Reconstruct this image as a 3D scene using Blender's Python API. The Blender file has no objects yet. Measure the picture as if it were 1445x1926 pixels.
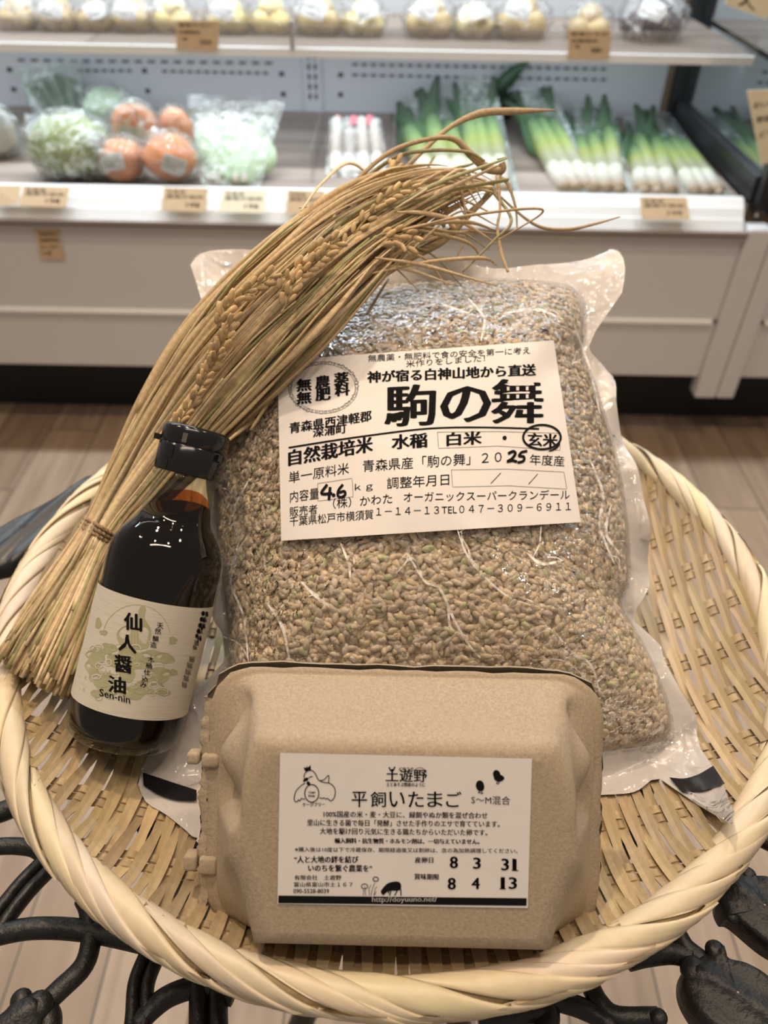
import bpy, math, random
import numpy as np
from mathutils import Matrix, Vector

# ------------------------------------------------------------------ scene, camera, light, exposure
SC = bpy.context.scene
COL = SC.collection
SC.view_settings.view_transform = 'Standard'
SC.view_settings.look = 'None'
SC.view_settings.gamma = 1.0
SC.view_settings.use_curve_mapping = False
SC.view_settings.exposure = 0.0
SC.cycles.max_bounces = 10
SC.cycles.transparent_max_bounces = 24
SC.cycles.caustics_reflective = False
SC.cycles.caustics_refractive = False

FPX, PITCH, ROLL = 1447.0, math.radians(41.43), math.radians(1.05)
RIM_Z = 0.78
CAM = np.array([-0.0054, -0.2794, 1.0738])
cp, sp = math.cos(PITCH), math.sin(PITCH)
cr, sr = math.cos(ROLL), math.sin(ROLL)
RX = np.array([[1, 0, 0], [0, sp, -cp], [0, cp, sp]])
RZ = np.array([[cr, -sr, 0], [sr, cr, 0], [0, 0, 1]])
RCAM = RX @ RZ

cam_data = bpy.data.cameras.new('camera')
cam = bpy.data.objects.new('camera', cam_data)
COL.objects.link(cam)
m4 = np.eye(4); m4[:3, :3] = RCAM; m4[:3, 3] = CAM
cam.matrix_world = Matrix(m4.tolist())
cam_data.sensor_fit = 'HORIZONTAL'
cam_data.sensor_width = 6.85
cam_data.lens = 6.85 * FPX / 1445.0
cam_data.clip_start = 0.01
cam_data.dof.use_dof = True
cam_data.dof.focus_distance = 0.312
cam_data.dof.aperture_fstop = cam_data.lens / 2.7
SC.camera = cam

world = bpy.data.worlds.new('world'); SC.world = world
world.use_nodes = True
wn = world.node_tree.nodes; wn.clear()
wo = wn.new('ShaderNodeOutputWorld'); wb = wn.new('ShaderNodeBackground')
world.node_tree.links.new(wb.outputs[0], wo.inputs[0])
wb.inputs[0].default_value = (1.0, 0.85, 0.71, 1); wb.inputs[1].default_value = 0.27

def lamp(name, kind, loc, target, power, color, size=0.1, size_y=None, angle=None, blend=0.4):
    d = bpy.data.lights.new(name, kind); d.energy = power; d.color = color
    if kind == 'AREA':
        d.shape = 'RECTANGLE' if size_y else 'DISK'; d.size = size
        if size_y: d.size_y = size_y
    else:
        d.shadow_soft_size = size
    if kind == 'SPOT':
        d.spot_size = angle; d.spot_blend = blend
    o = bpy.data.objects.new(name, d); COL.objects.link(o)
    v = Vector(target) - Vector(loc)
    o.location = loc; o.rotation_euler = v.to_track_quat('-Z', 'Y').to_euler()
    return o
WARM = (1.0, 0.78, 0.57)
lamp('ceiling_spot_main', 'SPOT', (-0.42, 0.62, 2.55), (0, 0, 0.78), 66, WARM, 0.045, angle=1.1)
lamp('ceiling_spot_side', 'SPOT', (0.38, 0.02, 2.55), (0.05, 0, 0.78), 10, WARM, 0.045, angle=1.2)
lamp('ceiling_spot_behind', 'SPOT', (-0.34, 0.05, 2.55), (0, 0.1, 0.8), 7, WARM, 0.045, angle=1.3)
lamp('ceiling_spot_aisle', 'SPOT', (0.25, 0.95, 2.55), (0.1, 0.1, 0.8), 15, WARM, 0.05, angle=1.3)
lamp('ceiling_spot_shelf', 'SPOT', (-1.3, 0.5, 2.55), (-0.6, 1.2, 0.4), 40, WARM, 0.05, angle=1.4)
lamp('ceiling_spot_floor', 'SPOT', (1.1, 0.5, 2.55), (0.7, 0.9, 0.3), 40, WARM, 0.05, angle=1.4)
lamp('added_glint_strip', 'AREA', (0.0, -0.20, 2.6), (0, 0.0, 0.6), 9, (1.0, 0.83, 0.66), 1.2, 0.10)  # unseen strip lamp, added and narrowed to draw glints on the bag film
COOL = (0.80, 0.92, 1.0)
lamp('case_lamp_front', 'AREA', (0.0, 1.40, 1.72), (0.0, 1.56, 0.5), 56, COOL, 3.2, 0.06)
lamp('case_lamp_shelf', 'AREA', (0.0, 1.52, 0.727), (0.0, 1.60, 0.4), 7, COOL, 3.2, 0.03)

# ------------------------------------------------------------------ pixel rays
def _dir(px, py):
    px = np.asarray(px, float); py = np.asarray(py, float)
    v = np.stack([(px - 722.5) / FPX, -(py - 963.0) / FPX, -np.ones_like(px)], -1)
    return v @ RCAM.T
def at(px, py, depth):
    return CAM + _dir(px, py) * np.asarray(depth, float)[..., None]
def onZ(px, py, z):
    d = _dir(px, py); return CAM + d * ((z - CAM[2]) / d[..., 2])[..., None]
def onY(px, py, y):
    d = _dir(px, py); return CAM + d * ((y - CAM[1]) / d[..., 1])[..., None]
def onP(px, py, o, n):
    d = _dir(px, py); return CAM + d * (((np.asarray(o) - CAM) @ n) / (d @ n))[..., None]

# ------------------------------------------------------------------ mesh helpers
class MB:
    def __init__(s): s.V = []; s.F = []; s.n = 0; s.C = []; s.hasc = False
    def add(s, V, F, c=None):
        V = np.asarray(V, float).reshape(-1, 3)
        s.V.append(V); s.F.extend([[int(i) + s.n for i in f] for f in F])
        if c is None: s.C.append(np.ones((len(V), 3)))
        else:
            s.hasc = True; s.C.append(np.broadcast_to(np.asarray(c, float), (len(V), 3)))
        s.n += len(V); return s
    def box(s, lo, hi, c=None, M=None):
        x0, y0, z0 = lo; x1, y1, z1 = hi
        V = np.array([[x0,y0,z0],[x1,y0,z0],[x1,y1,z0],[x0,y1,z0],[x0,y0,z1],[x1,y0,z1],[x1,y1,z1],[x0,y1,z1]], float)
        if M is not None: V = V @ np.asarray(M)[:3, :3].T + np.asarray(M)[:3, 3]
        return s.add(V, [(0,3,2,1),(4,5,6,7),(0,1,5,4),(1,2,6,5),(2,3,7,6),(3,0,4,7)], c)
    def tube(s, P, r, n=6, c=None, cap=True, flat=1.0, up=None):
        P = np.asarray(P, float); k = len(P)
        r = np.broadcast_to(np.asarray(r, float), (k,))
        T = np.gradient(P, axis=0); T /= np.linalg.norm(T, axis=1)[:, None] + 1e-12
        u = np.array([0, 0, 1.0]) if up is None else np.asarray(up, float)
        N = np.cross(T, u); bad = np.linalg.norm(N, axis=1) < 0.05
        N[bad] = np.cross(T[bad], [1.0, 0.2, 0.0]); N /= np.linalg.norm(N, axis=1)[:, None]
        B = np.cross(N, T)
        a = np.arange(n) * 2 * np.pi / n
        V = P[:, None] + r[:, None, None] * (np.cos(a)[None, :, None] * N[:, None] + flat * np.sin(a)[None, :, None] * B[:, None])
        F = []
        for i in range(k - 1):
            for j in range(n):
                F.append((i*n+j, i*n+(j+1) % n, (i+1)*n+(j+1) % n, (i+1)*n+j))
        if cap:
            F.append(tuple(range(n))[::-1]); F.append(tuple((k-1)*n+j for j in range(n)))
        return s.add(V.reshape(-1, 3), F, c)
    def ribbon(s, P, W, w, fold=0.0, c=None, th=0.00025):
        """strip along P with half widths w along unit side vectors W, folded at the midrib, real thickness"""
        P = np.asarray(P, float); k = len(P)
        w = np.broadcast_to(np.asarray(w, float), (k,))
        W = np.broadcast_to(np.asarray(W, float), (k, 3))
        T = np.gradient(P, axis=0); T /= np.linalg.norm(T, axis=1)[:, None] + 1e-12
        N = np.cross(T, W); N /= np.linalg.norm(N, axis=1)[:, None] + 1e-12
        top = [P - W*w[:, None] + N*(fold*w)[:, None], P, P + W*w[:, None] + N*(fold*w)[:, None]]
        bot = [p - N*th for p in top]
        L = np.stack(top + bot[::-1], 1)
        F = []
        for i in range(k-1):
            for j in range(6):
                F.append((i*6+j, i*6+(j+1) % 6, (i+1)*6+(j+1) % 6, (i+1)*6+j))
        F.append((5,4,3,2,1,0)); F.append(tuple((k-1)*6+j for j in range(6)))
        return s.add(L.reshape(-1, 3), F, c)
    def grid(s, G, c=None, closed_u=False, closed_v=False):
        G = np.asarray(G, float); a, b = G.shape[:2]
        F = []
        for i in range(a if closed_u else a-1):
            for j in range(b if closed_v else b-1):
                i2, j2 = (i+1) % a, (j+1) % b
                F.append((i*b+j, i2*b+j, i2*b+j2, i*b+j2))
        cc = None if c is None else (np.asarray(c).reshape(-1, 3) if np.ndim(c) == 3 else c)
        return s.add(G.reshape(-1, 3), F, cc)
    def lathe(s, prof, n=48, M=None, c=None, cap0=False, cap1=False):
        prof = np.asarray(prof, float); a = np.arange(n)*2*np.pi/n
        V = np.stack([prof[:, 0, None]*np.cos(a), prof[:, 0, None]*np.sin(a), np.repeat(prof[:, 1, None], n, 1)], -1)
        k = len(prof); V = V.reshape(-1, 3)
        if M is not None: V = V @ M[:3, :3].T + M[:3, 3]
        F = [(i*n+j, i*n+(j+1) % n, (i+1)*n+(j+1) % n, (i+1)*n+j) for i in range(k-1) for j in range(n)]
        if cap0: F.append(tuple(range(n))[::-1])
        if cap1: F.append(tuple((k-1)*n+j for j in range(n)))
        return s.add(V, F, c)
    def ball(s, ctr, rad, n=16, m=10, M=None, c=None, bump=None):
        th = np.linspace(0, np.pi, m+1); ph = np.arange(n)*2*np.pi/n
        D = np.stack([np.sin(th)[:, None]*np.cos(ph), np.sin(th)[:, None]*np.sin(ph), np.repeat(np.cos(th)[:, None], n, 1)], -1)
        R = np.asarray(rad, float)
        V = D*R
        if bump is not None: V = V*(1+bump(D))[..., None]
        V = V.reshape(-1, 3)
        if M is not None: V = V @ np.asarray(M)[:3, :3].T
        return s.add(V + np.asarray(ctr), [(i*n+j, i*n+(j+1) % n, (i+1)*n+(j+1) % n, (i+1)*n+j) for i in range(m) for j in range(n)], c)
    def build(s, name, m, parent=None, smooth=True):
        me = bpy.data.meshes.new(name)
        me.from_pydata(np.concatenate(s.V).tolist() if s.V else [], [], s.F)
        if s.hasc:
            at_ = me.color_attributes.new('tint', 'FLOAT_COLOR', 'POINT')
            C = np.concatenate(s.C); C4 = np.ones((len(C), 4)); C4[:, :3] = C
            at_.data.foreach_set('color', C4.ravel().astype(np.float32))
        me.materials.append(m)
        if smooth: me.polygons.foreach_set('use_smooth', [True]*len(me.polygons))
        me.update()
        o = bpy.data.objects.new(name, me); COL.objects.link(o)
        if parent is not None: adopt(o, parent)
        return o
def wmat(o):
    M = Matrix.LocRotScale(o.location, o.rotation_euler, o.scale)
    return (wmat(o.parent) @ o.matrix_parent_inverse @ M) if o.parent else M
def adopt(o, p):
    o.parent = p; o.matrix_parent_inverse = wmat(p).inverted()
def bevel(o, w, seg=2, ang=0.6):
    b = o.modifiers.new('bevel', 'BEVEL'); b.width = w; b.segments = seg; b.limit_method = 'ANGLE'; b.angle_limit = ang
    return o
def thing(name, label, cat, loc=(0, 0, 0), group=None):
    o = bpy.data.objects.new(name, None); COL.objects.link(o); o.empty_display_size = 0.02
    o.location = loc
    return tag(o, label, cat, group)
def tag(o, label, cat, group=None):
    o['label'] = label; o['category'] = cat
    if group: o['group'] = group
    return o
def struct(o): o['kind'] = 'structure'; return o
def copy_tree(o, parent=None):
    c = o.copy(); COL.objects.link(c)
    if parent is not None:
        c.parent = parent
    for ch in list(o.children): copy_tree(ch, c)
    return c

def smooth_path(P, n, widths=None):
    """Catmull-Rom through P (k,d), n samples"""
    P = np.asarray(P, float); k = len(P)
    Q = np.vstack([2*P[0]-P[1], P, 2*P[-1]-P[-2]])
    t = np.linspace(0, k-1-1e-9, n); i = t.astype(int); f = (t-i)[:, None]
    p0, p1, p2, p3 = Q[i], Q[i+1], Q[i+2], Q[i+3]
    return 0.5*((2*p1)+(-p0+p2)*f+(2*p0-5*p1+4*p2-p3)*f**2+(-p0+3*p1-3*p2+p3)*f**3)
def sstep(a, b, x):
    t = np.clip((np.asarray(x, float)-a)/(b-a), 0, 1); return t*t*(3-2*t)

# ------------------------------------------------------------------ materials
class NT:
    def __init__(s, name):
        s.m = bpy.data.materials.new(name); s.m.use_nodes = True
        s.t = s.m.node_tree; s.t.nodes.clear()
        s.out = s.t.nodes.new('ShaderNodeOutputMaterial')
    def n(s, typ, **kw):
        nd = s.t.nodes.new('ShaderNode'+typ)
        for k, v in kw.items():
            if k.startswith('_'): setattr(nd, k[1:], v)
            else:
                key = k.replace('__', ' ')
                nd.inputs[key].default_value = v
        return nd
    def l(s, a, b): s.t.links.new(a, b)
    def coord(s, scale=(1, 1, 1), rot=(0, 0, 0), kind='Object'):
        tc = s.n('TexCoord'); mp = s.n('Mapping')
        mp.inputs['Scale'].default_value = scale; mp.inputs['Rotation'].default_value = rot
        s.l(tc.outputs[kind], mp.inputs[0]); return mp.outputs[0]
    def noise(s, vec, scale, detail=3, rough=0.55, dist=0.0):
        nd = s.n('TexNoise', Scale=scale, Detail=detail, Roughness=rough, Distortion=dist)
        s.l(vec, nd.inputs['Vector']); return nd.outputs['Fac']
    def ramp(s, fac, stops):
        r = s.n('ValToRGB'); e = r.color_ramp.elements
        while len(e) < len(stops): e.new(0.5)
        for x, (p, c) in zip(e, stops):
            x.position = p; x.color = (*c, 1) if len(c) == 3 else c
        s.l(fac, r.inputs[0]); return r.outputs[0]
    def mix(s, fac, a, b, mode='MIX'):
        x = s.n('Mix', _data_type='RGBA', _blend_type=mode)
        for sock, v in ((x.inputs[0], fac), (x.inputs[6], a), (x.inputs[7], b)):
            if hasattr(v, 'is_linked'): s.l(v, sock)
            else: sock.default_value = v if not isinstance(v, tuple) else ((*v, 1) if len(v) == 3 else v)
        return x.outputs[2]
    def math(s, op, a, b=0.0):
        x = s.n('Math', _operation=op)
        for i, v in enumerate((a, b)):
            if hasattr(v, 'is_linked'): s.l(v, x.inputs[i])
            else: x.inputs[i].default_value = v
        return x.outputs[0]
    def bump(s, h, strength=0.3, dist=0.001):
        b = s.n('Bump', Strength=strength, Distance=dist); s.l(h, b.inputs['Height']); return b.outputs[0]
    def bsdf(s, color=None, rough=0.5, normal=None, **kw):
        b = s.n('BsdfPrincipled', Roughness=rough if not hasattr(rough, 'is_linked') else 0.5)
        if hasattr(rough, 'is_linked'): s.l(rough, b.inputs['Roughness'])
        if color is not None:
            if hasattr(color, 'is_linked'): s.l(color, b.inputs['Base Color'])
            else: b.inputs['Base Color'].default_value = (*color, 1)
        if normal is not None: s.l(normal, b.inputs['Normal'])
        for k, v in kw.items(): b.inputs[k.replace('__', ' ')].default_value = v
        s.l(b.outputs[0], s.out.inputs[0]); return b
def simple(name, color, rough=0.5, var=0.08, scale=40, bump=0.0, bdist=0.0005, **kw):
    t = NT(name); v = t.coord(); f = t.noise(v, scale, 4)
    c0 = tuple(max(0, x*(1-var)) for x in color); c1 = tuple(min(1, x*(1+var)) for x in color)
    c = t.ramp(f, [(0.3, c0), (0.7, c1)])
    t.bsdf(c, rough, t.bump(f, bump, bdist) if bump else None, **kw); return t.m
def tinted(name, base, rough=0.6, scale=300, var=0.15, bump=0.2, stretch=(1, 1, 1), **kw):
    """colour = per-vertex tint of the individual strand x base x fine noise"""
    t = NT(name); a = t.n('VertexColor', _layer_name='tint')
    v = t.coord(stretch); f = t.noise(v, scale, 4)
    k = t.ramp(f, [(0.25, tuple(x*(1-var) for x in base)), (0.75, tuple(min(1, x*(1+var)) for x in base))])
    c = t.mix(1.0, a.outputs[0], k, 'MULTIPLY')
    t.bsdf(c, rough, t.bump(f, bump, 0.0003), **kw); return t.m
def film(name, tint=(1, 1, 1), rough=0.06, haze=0.06, hazecol=(0.9, 0.9, 0.9), bumps=((220, 0.5), (60, 0.5)), strength=0.6, dist=0.002, spec=1.0, crease_streak=0.0, cw=0.012, cs=38):
    """clear plastic: see-through, shiny, slightly milky"""
    t = NT(name); v = t.coord()
    h = None
    for sc, w in bumps:
        f = t.noise(v, sc, 2, 0.5, 0.6); f = t.math('MULTIPLY', f, w)
        h = f if h is None else t.math('ADD', h, f)
    nrm = t.bump(h, strength, dist)
    tr = t.n('BsdfTransparent'); tr.inputs[0].default_value = (*tint, 1)
    gl = t.n('BsdfGlossy', Roughness=rough); t.l(nrm, gl.inputs['Normal'])
    df = t.n('BsdfDiffuse'); df.inputs[0].default_value = (*hazecol, 1); t.l(nrm, df.inputs['Normal'])
    lw = t.n('LayerWeight', Blend=0.5); t.l(nrm, lw.inputs['Normal']); fres = t.math('ADD', 0.04, t.math('MULTIPLY', 0.85, t.math('POWER', lw.outputs['Facing'], 5.0)))
    m1 = t.n('MixShader'); t.l(tr.outputs[0], m1.inputs[1]); t.l(df.outputs[0], m1.inputs[2])
    if crease_streak:  # pale crease lines that also paint highlight streaks into the film colour
        f2 = t.noise(v, cs, 3, 0.55, 1.2)
        r = t.math('ABSOLUTE', t.math('SUBTRACT', f2, 0.5))
        f3 = t.noise(v, 9, 2); gate = t.ramp(f3, [(0.42, (0, 0, 0)), (0.56, (1, 1, 1))])
        line = t.ramp(r, [(0.0, (1, 1, 1)), (cw, (0, 0, 0))])
        hz = t.math('ADD', t.math('MULTIPLY', t.math('MULTIPLY', line, gate), crease_streak), haze)
        t.l(hz, m1.inputs[0])
    else: m1.inputs[0].default_value = haze
    m2 = t.n('MixShader'); t.l(t.math('MULTIPLY', fres, spec), m2.inputs[0])
    t.l(m1.outputs[0], m2.inputs[1]); t.l(gl.outputs[0], m2.inputs[2])
    t.l(m2.outputs[0], t.out.inputs[0]); return t.m

def wood_planks(name, stops, pw, pl, rough=0.5, along='y'):
    t = NT(name); tc = t.n('TexCoord'); sx = t.n('SeparateXYZ'); t.l(tc.outputs['Object'], sx.inputs[0])
    a, b = (sx.outputs[0], sx.outputs[1]) if along == 'y' else (sx.outputs[1], sx.outputs[0])
    col = t.math('FLOOR', t.math('DIVIDE', a, pw))
    wn_ = t.n('TexWhiteNoise', _noise_dimensions='1D'); t.l(col, wn_.inputs['W'])
    bo = t.math('ADD', b, t.math('MULTIPLY', wn_.outputs[0], pl))
    row = t.math('FLOOR', t.math('DIVIDE', bo, pl))
    w2 = t.n('TexWhiteNoise', _noise_dimensions='2D'); cx = t.n('CombineXYZ'); t.l(col, cx.inputs[0]); t.l(row, cx.inputs[1]); t.l(cx.outputs[0], w2.inputs['Vector'])
    mp = t.n('Mapping'); mp.inputs['Scale'].default_value = (30, 1.6, 30) if along == 'y' else (1.6, 30, 30)
    t.l(tc.outputs['Object'], mp.inputs[0])
    off = t.n('VectorMath', _operation='ADD'); t.l(mp.outputs[0], off.inputs[0])
    ov = t.n('VectorMath', _operation='SCALE'); t.l(w2.outputs['Color'], ov.inputs[0]); ov.inputs[3].default_value = 40; t.l(ov.outputs[0], off.inputs[1])
    g = t.noise(off.outputs[0], 1.0, 6, 0.6, 1.2)
    v = t.math('ADD', t.math('MULTIPLY', g, 0.75), t.math('MULTIPLY', w2.outputs[0], 0.3))
    c = t.ramp(v, stops)
    fa = t.math('FRACT', t.math('DIVIDE', a, pw)); fb = t.math('FRACT', t.math('DIVIDE', bo, pl))
    ga = t.math('LESS_THAN', t.math('MINIMUM', fa, t.math('SUBTRACT', 1.0, fa)), 0.012)
    gb = t.math('LESS_THAN', t.math('MINIMUM', fb, t.math('SUBTRACT', 1.0, fb)), 0.0015)
    gap = t.math('MAXIMUM', ga, gb)
    c = t.mix(gap, c, (0.05, 0.04, 0.03))
    t.bsdf(c, rough, t.bump(g, 0.15, 0.001)); return t.m

M = {}
M['floor'] = wood_planks('floor_planks', [(0.25, (0.16, 0.105, 0.068)), (0.5, (0.27, 0.19, 0.13)), (0.8, (0.40, 0.30, 0.215))], 0.115, 0.9, 0.42)
M['shelf_wood'] = wood_planks('shelf_planks', [(0.25, (0.13, 0.10, 0.085)), (0.5, (0.24, 0.19, 0.16)), (0.8, (0.36, 0.29, 0.25))], 0.09, 1.4, 0.5, along='x')
M['wall'] = simple('wall_plaster', (0.55, 0.50, 0.45), 0.8, 0.05, 6)
M['case_white'] = simple('case_white', (0.67, 0.68, 0.70), 0.38, 0.02, 3)
M['rail_white'] = simple('rail_white', (0.82, 0.83, 0.83), 0.3, 0.02, 6)
M['rail_lip'] = simple('rail_lip', (0.36, 0.33, 0.31), 0.35, 0.03, 8)
M['case_back'] = simple('case_back', (0.56, 0.57, 0.60), 0.45, 0.03, 5)
M['black'] = simple('black_kick', (0.008, 0.008, 0.009), 0.6, 0.1, 20)
M['dark_metal'] = simple('dark_frame', (0.012, 0.013, 0.015), 0.35, 0.1, 20)
M['slot'] = simple('slot_dark', (0.03, 0.03, 0.03), 0.8)
M['iron'] = simple('cast_iron', (0.010, 0.010, 0.010), 0.42, 0.35, 260, 0.55, 0.0012)
M['iron_flat'] = simple('cast_iron_flat', (0.012, 0.012, 0.014), 0.38, 0.2, 90, 0.2, 0.001)
M['glass_wall'] = None
def mirror_glass():
    t = NT('case_end_glass')
    b = t.n('BsdfGlossy', Roughness=0.03); b.inputs[0].default_value = (0.82, 0.86, 0.86, 1)
    d = t.n('BsdfDiffuse'); d.inputs[0].default_value = (0.02, 0.022, 0.024, 1)
    m = t.n('MixShader'); m.inputs[0].default_value = 0.72
    t.l(d.outputs[0], m.inputs[1]); t.l(b.outputs[0], m.inputs[2]); t.l(m.outputs[0], t.out.inputs[0]); return t.m
M['glass_wall'] = mirror_glass()
M['acrylic'] = film('acrylic_guard', (0.93, 0.93, 0.93), 0.03, 0.10, (0.85, 0.83, 0.80), ((3, 0.3),), 0.02, 0.001, 0.8)
M['film'] = film('produce_film', (0.96, 0.98, 0.97), 0.12, 0.10, (0.85, 0.95, 0.90), ((45, 0.6), (120, 0.3)), 1.0, 0.016, 1.6, 0.75, 0.05, 26)
M['film_clear'] = film('produce_film_clear', (0.97, 0.97, 0.97), 0.10, 0.07, (0.9, 0.9, 0.9), ((45, 0.6), (120, 0.3)), 1.0, 0.014, 1.6, 0.55, 0.045, 26)
M['sticker'] = simple('sticker_paper', (0.62, 0.62, 0.62), 0.6, 0.03, 60)
M['kraft'] = simple('kraft_card', (0.62, 0.46, 0.29), 0.7, 0.06, 80)
M['cream_card'] = simple('cream_card', (0.82, 0.76, 0.58), 0.7, 0.04, 80)
M['ink'] = simple('ink_black', (0.007, 0.006, 0.006), 0.85, 0.1, Specular__IOR__Level=0.15)
M['ink_soft'] = simple('ink_faded', (0.10, 0.07, 0.05), 0.7, 0.1)
M['bamboo'] = tinted('bamboo_strip', (1, 1, 1), 0.5, 1.0, 0.22, 0.5, (420, 18, 420))
M['bamboo_x'] = tinted('bamboo_weft', (1, 1, 1), 0.5, 1.0, 0.22, 0.5, (18, 420, 420))
M['rim'] = tinted('rim_peel', (1, 1, 1), 0.42, 1.0, 0.10, 0.25, (160, 160, 160))
M['straw'] = tinted('straw', (1, 1, 1), 0.6, 480, 0.34, 0.5)
M['twine'] = simple('jute_twine', (0.30, 0.20, 0.11), 0.85, 0.35, 700, 0.5, 0.0006)

# ------------------------------------------------------------------ room
def plane_box(name, lo, hi, m): return struct(MB().box(lo, hi).build(name, m, smooth=False))
plane_box('floor', (-3.2, -1.6, -0.05), (3.2, 3.0, 0.0), M['floor'])
plane_box('wall_back', (-3.2, 3.0, 0), (3.2, 3.1, 2.8), M['wall'])

# ------------------------------------------------------------------ refrigerated display case
YF = 1.22
def zY(py, y, px=722): return float(onY(px, py, y)[2])
z_pb, z_gr, z_pt = zY(698, YF), zY(596, YF), zY(438, YF)
z_rail0 = zY(421, YF-0.004); y_rail1 = YF+0.035; z_rail1 = zY(361, y_rail1)
DECK = z_rail1-0.012
YB = float(onZ(722, 212, DECK)[1])
XE = float(onY(1404, 438, YF)[0])          # front right end of this unit
XL = -2.4
YS = YF+0.20
zs0, zs1 = zY(107, YS), zY(98, YS)
case = thing('display_case', 'long white refrigerated produce case with two wooden shelves behind the basket table', 'display case', ((XL+XE)/2, (YF+YB)/2, 0))
def box_part(name, lo, hi, m, parent, bw=0.0):
    o = MB().box(lo, hi).build(name, m, parent, smooth=False)
    if bw: bevel(o, bw)
    return o
box_part('front_panel', (XL, YF, z_pb), (XE, YF+0.03, z_gr-0.004), M['case_white'], case, 0.003)
box_part('front_panel', (XL, YF, z_gr+0.006), (XE, YF+0.03, z_pt), M['case_white'], case, 0.003)
# rounded bump rail that catches the light
g = np.array([[[x, YF-0.010*math.cos(a)+0.002, z_gr+0.001+0.0075*math.sin(a)] for a in np.linspace(-1.5, 1.5, 9)] for x in (XL, XE-0.012)])
MB().grid(g).build('bumper_strip', M['rail_white'], case)
lip = MB()
lip.box((XL, YF-0.012, z_pt), (XE, YF+0.03, z_pt+(z_rail0-z_pt)*0.38))
lip.box((XL, YF-0.006, z_pt+(z_rail0-z_pt)*0.38), (XE, YF+0.03, z_pt+(z_rail0-z_pt)*0.55))
lip.box((XL, YF-0.014, z_pt+(z_rail0-z_pt)*0.55), (XE, YF+0.03, z_rail0))
bevel(lip.build('rail_lip', M['rail_lip'], case, smooth=False), 0.002)
rail = MB()
pr = np.array([(YF-0.004, z_rail0), (YF+0.006, z_rail0+(z_rail1-z_rail0)*0.36), (YF+0.009, z_rail0+(z_rail1-z_rail0)*0.36), (YF+0.020, z_rail0+(z_rail1-z_rail0)*0.72), (YF+0.023, z_rail0+(z_rail1-z_rail0)*0.72), (y_rail1, z_rail1), (y_rail1+0.012, z_rail1), (y_rail1+0.012, z_rail0)])
rail.add([(XL, y, z) for y, z in pr]+[(XE-0.01, y, z) for y, z in pr], [(i, i+8, (i+1) % 8+8, (i+1) % 8) for i in range(8)]+[tuple(range(8)), tuple(range(8, 16))[::-1]])
rail.build('price_rail', M['rail_white'], case, smooth=False)
box_part('lower_deck', (XL, YF+0.03, DECK-0.02), (XE, YB+0.02, DECK), M['shelf_wood'], case)
box_part('kick_plate', (XL, YF+0.10, 0.0), (XE+1.2, YF+0.12, z_pb+0.02), M['black'], case)
for fx in (-1.5, -0.5, 0.42):
    o = MB().lathe([(0.022, 0), (0.022, 0.012), (0.012, 0.016), (0.012, z_pb)], 16).build('levelling_foot', M['dark_metal'], case); o.location = (fx, YF+0.055, 0); o.matrix_parent_inverse = wmat(case).inverted()
bp = box_part('back_panel', (XL, YB, DECK), (XE-0.02, YB+0.03, 1.5), M['case_back'], case)
sl = None
def slot(px, py, w, h):
    p = onY(np.array(px), np.array(py), YB); sl.box((p[0]-w/2, YB-0.0015, p[2]-h/2), (p[0]+w/2, YB+0.002, p[2]+h/2))
sl = MB()
for k in range(20): slot(40+k*24.5, 113+k*0.30, 0.018, 0.005)
sl.build('vent_slots', M['slot'], bp, smooth=False); sl = MB()
for k in range(7): slot(150+k*15.5, 133, 0.013, 0.005)
sl.build('vent_slots', M['slot'], bp, smooth=False); sl = MB()
for k in range(13): slot(310+k*15.8, 134+k*0.3, 0.013, 0.005)
sl.build('vent_slots', M['slot'], bp, smooth=False); sl = MB()
for k in range(28): slot(668+k*17.3, 121+k*0.33, 0.014, 0.005)
sl.build('vent_slots', M['slot'], bp, smooth=False); sl = MB()
for k in range(28): slot(668+k*17.3, 141+k*0.33, 0.014, 0.005)
for px, py in ((18, 131), (272, 133), (530, 139), (26, 168), (278, 171), (533, 177), (641, 141), (641, 178)):
    sl.build('vent_slots' if sl.n > 8 else 'bolt_hole', M['slot'], bp, smooth=False); sl = MB(); slot(px, py, 0.012, 0.010)
sl.build('bolt_hole', M['slot'], bp, smooth=False)
pp = onY(np.array([571, 606]), np.array([150, 150]), YB)
post = box_part('back_upright', (pp[0][0], YB-0.008, DECK), (pp[1][0], YB+0.002, 1.5), M['case_back'], case, 0.002)
ps = MB()
for k in range(9):
    for dx in (0.33, 0.67):
        xx = pp[0][0]+(pp[1][0]-pp[0][0])*dx; zz = DECK+0.03+k*0.022
        ps.box((xx-0.003, YB-0.0095, zz), (xx+0.003, YB-0.007, zz+0.013))
ps.build('bracket_slots', M['slot'], post, smooth=False)
# upper shelf with acrylic guard
YSB = YB-0.03
box_part('upper_shelf', (XL, YS+0.008, zs0), (XE+0.0, YSB, zs1+0.002), M['shelf_wood'], case)
box_part('shelf_edge', (XL, YS, zs0-0.004), (XE, YS+0.010, zs1+0.004), M['rail_white'], case, 0.001)
z_g = zY(38, YS+0.004, 300)
xj = float(onY(549, 70, YS)[0])
box_part('shelf_guard', (XL, YS+0.002, zs1+0.003), (xj-0.002, YS+0.006, z_g), M['acrylic'], case)
box_part('shelf_guard', (xj+0.003, YS+0.002, zs1+0.003), (XE, YS+0.006, zY(54, YS+0.004, 900)), M['acrylic'], case)
box_part('guard_clip', (xj-0.004, YS-0.002, zs1), (xj+0.004, YS+0.010, z_g+0.004), M['rail_lip'], case, 0.001)
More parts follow.
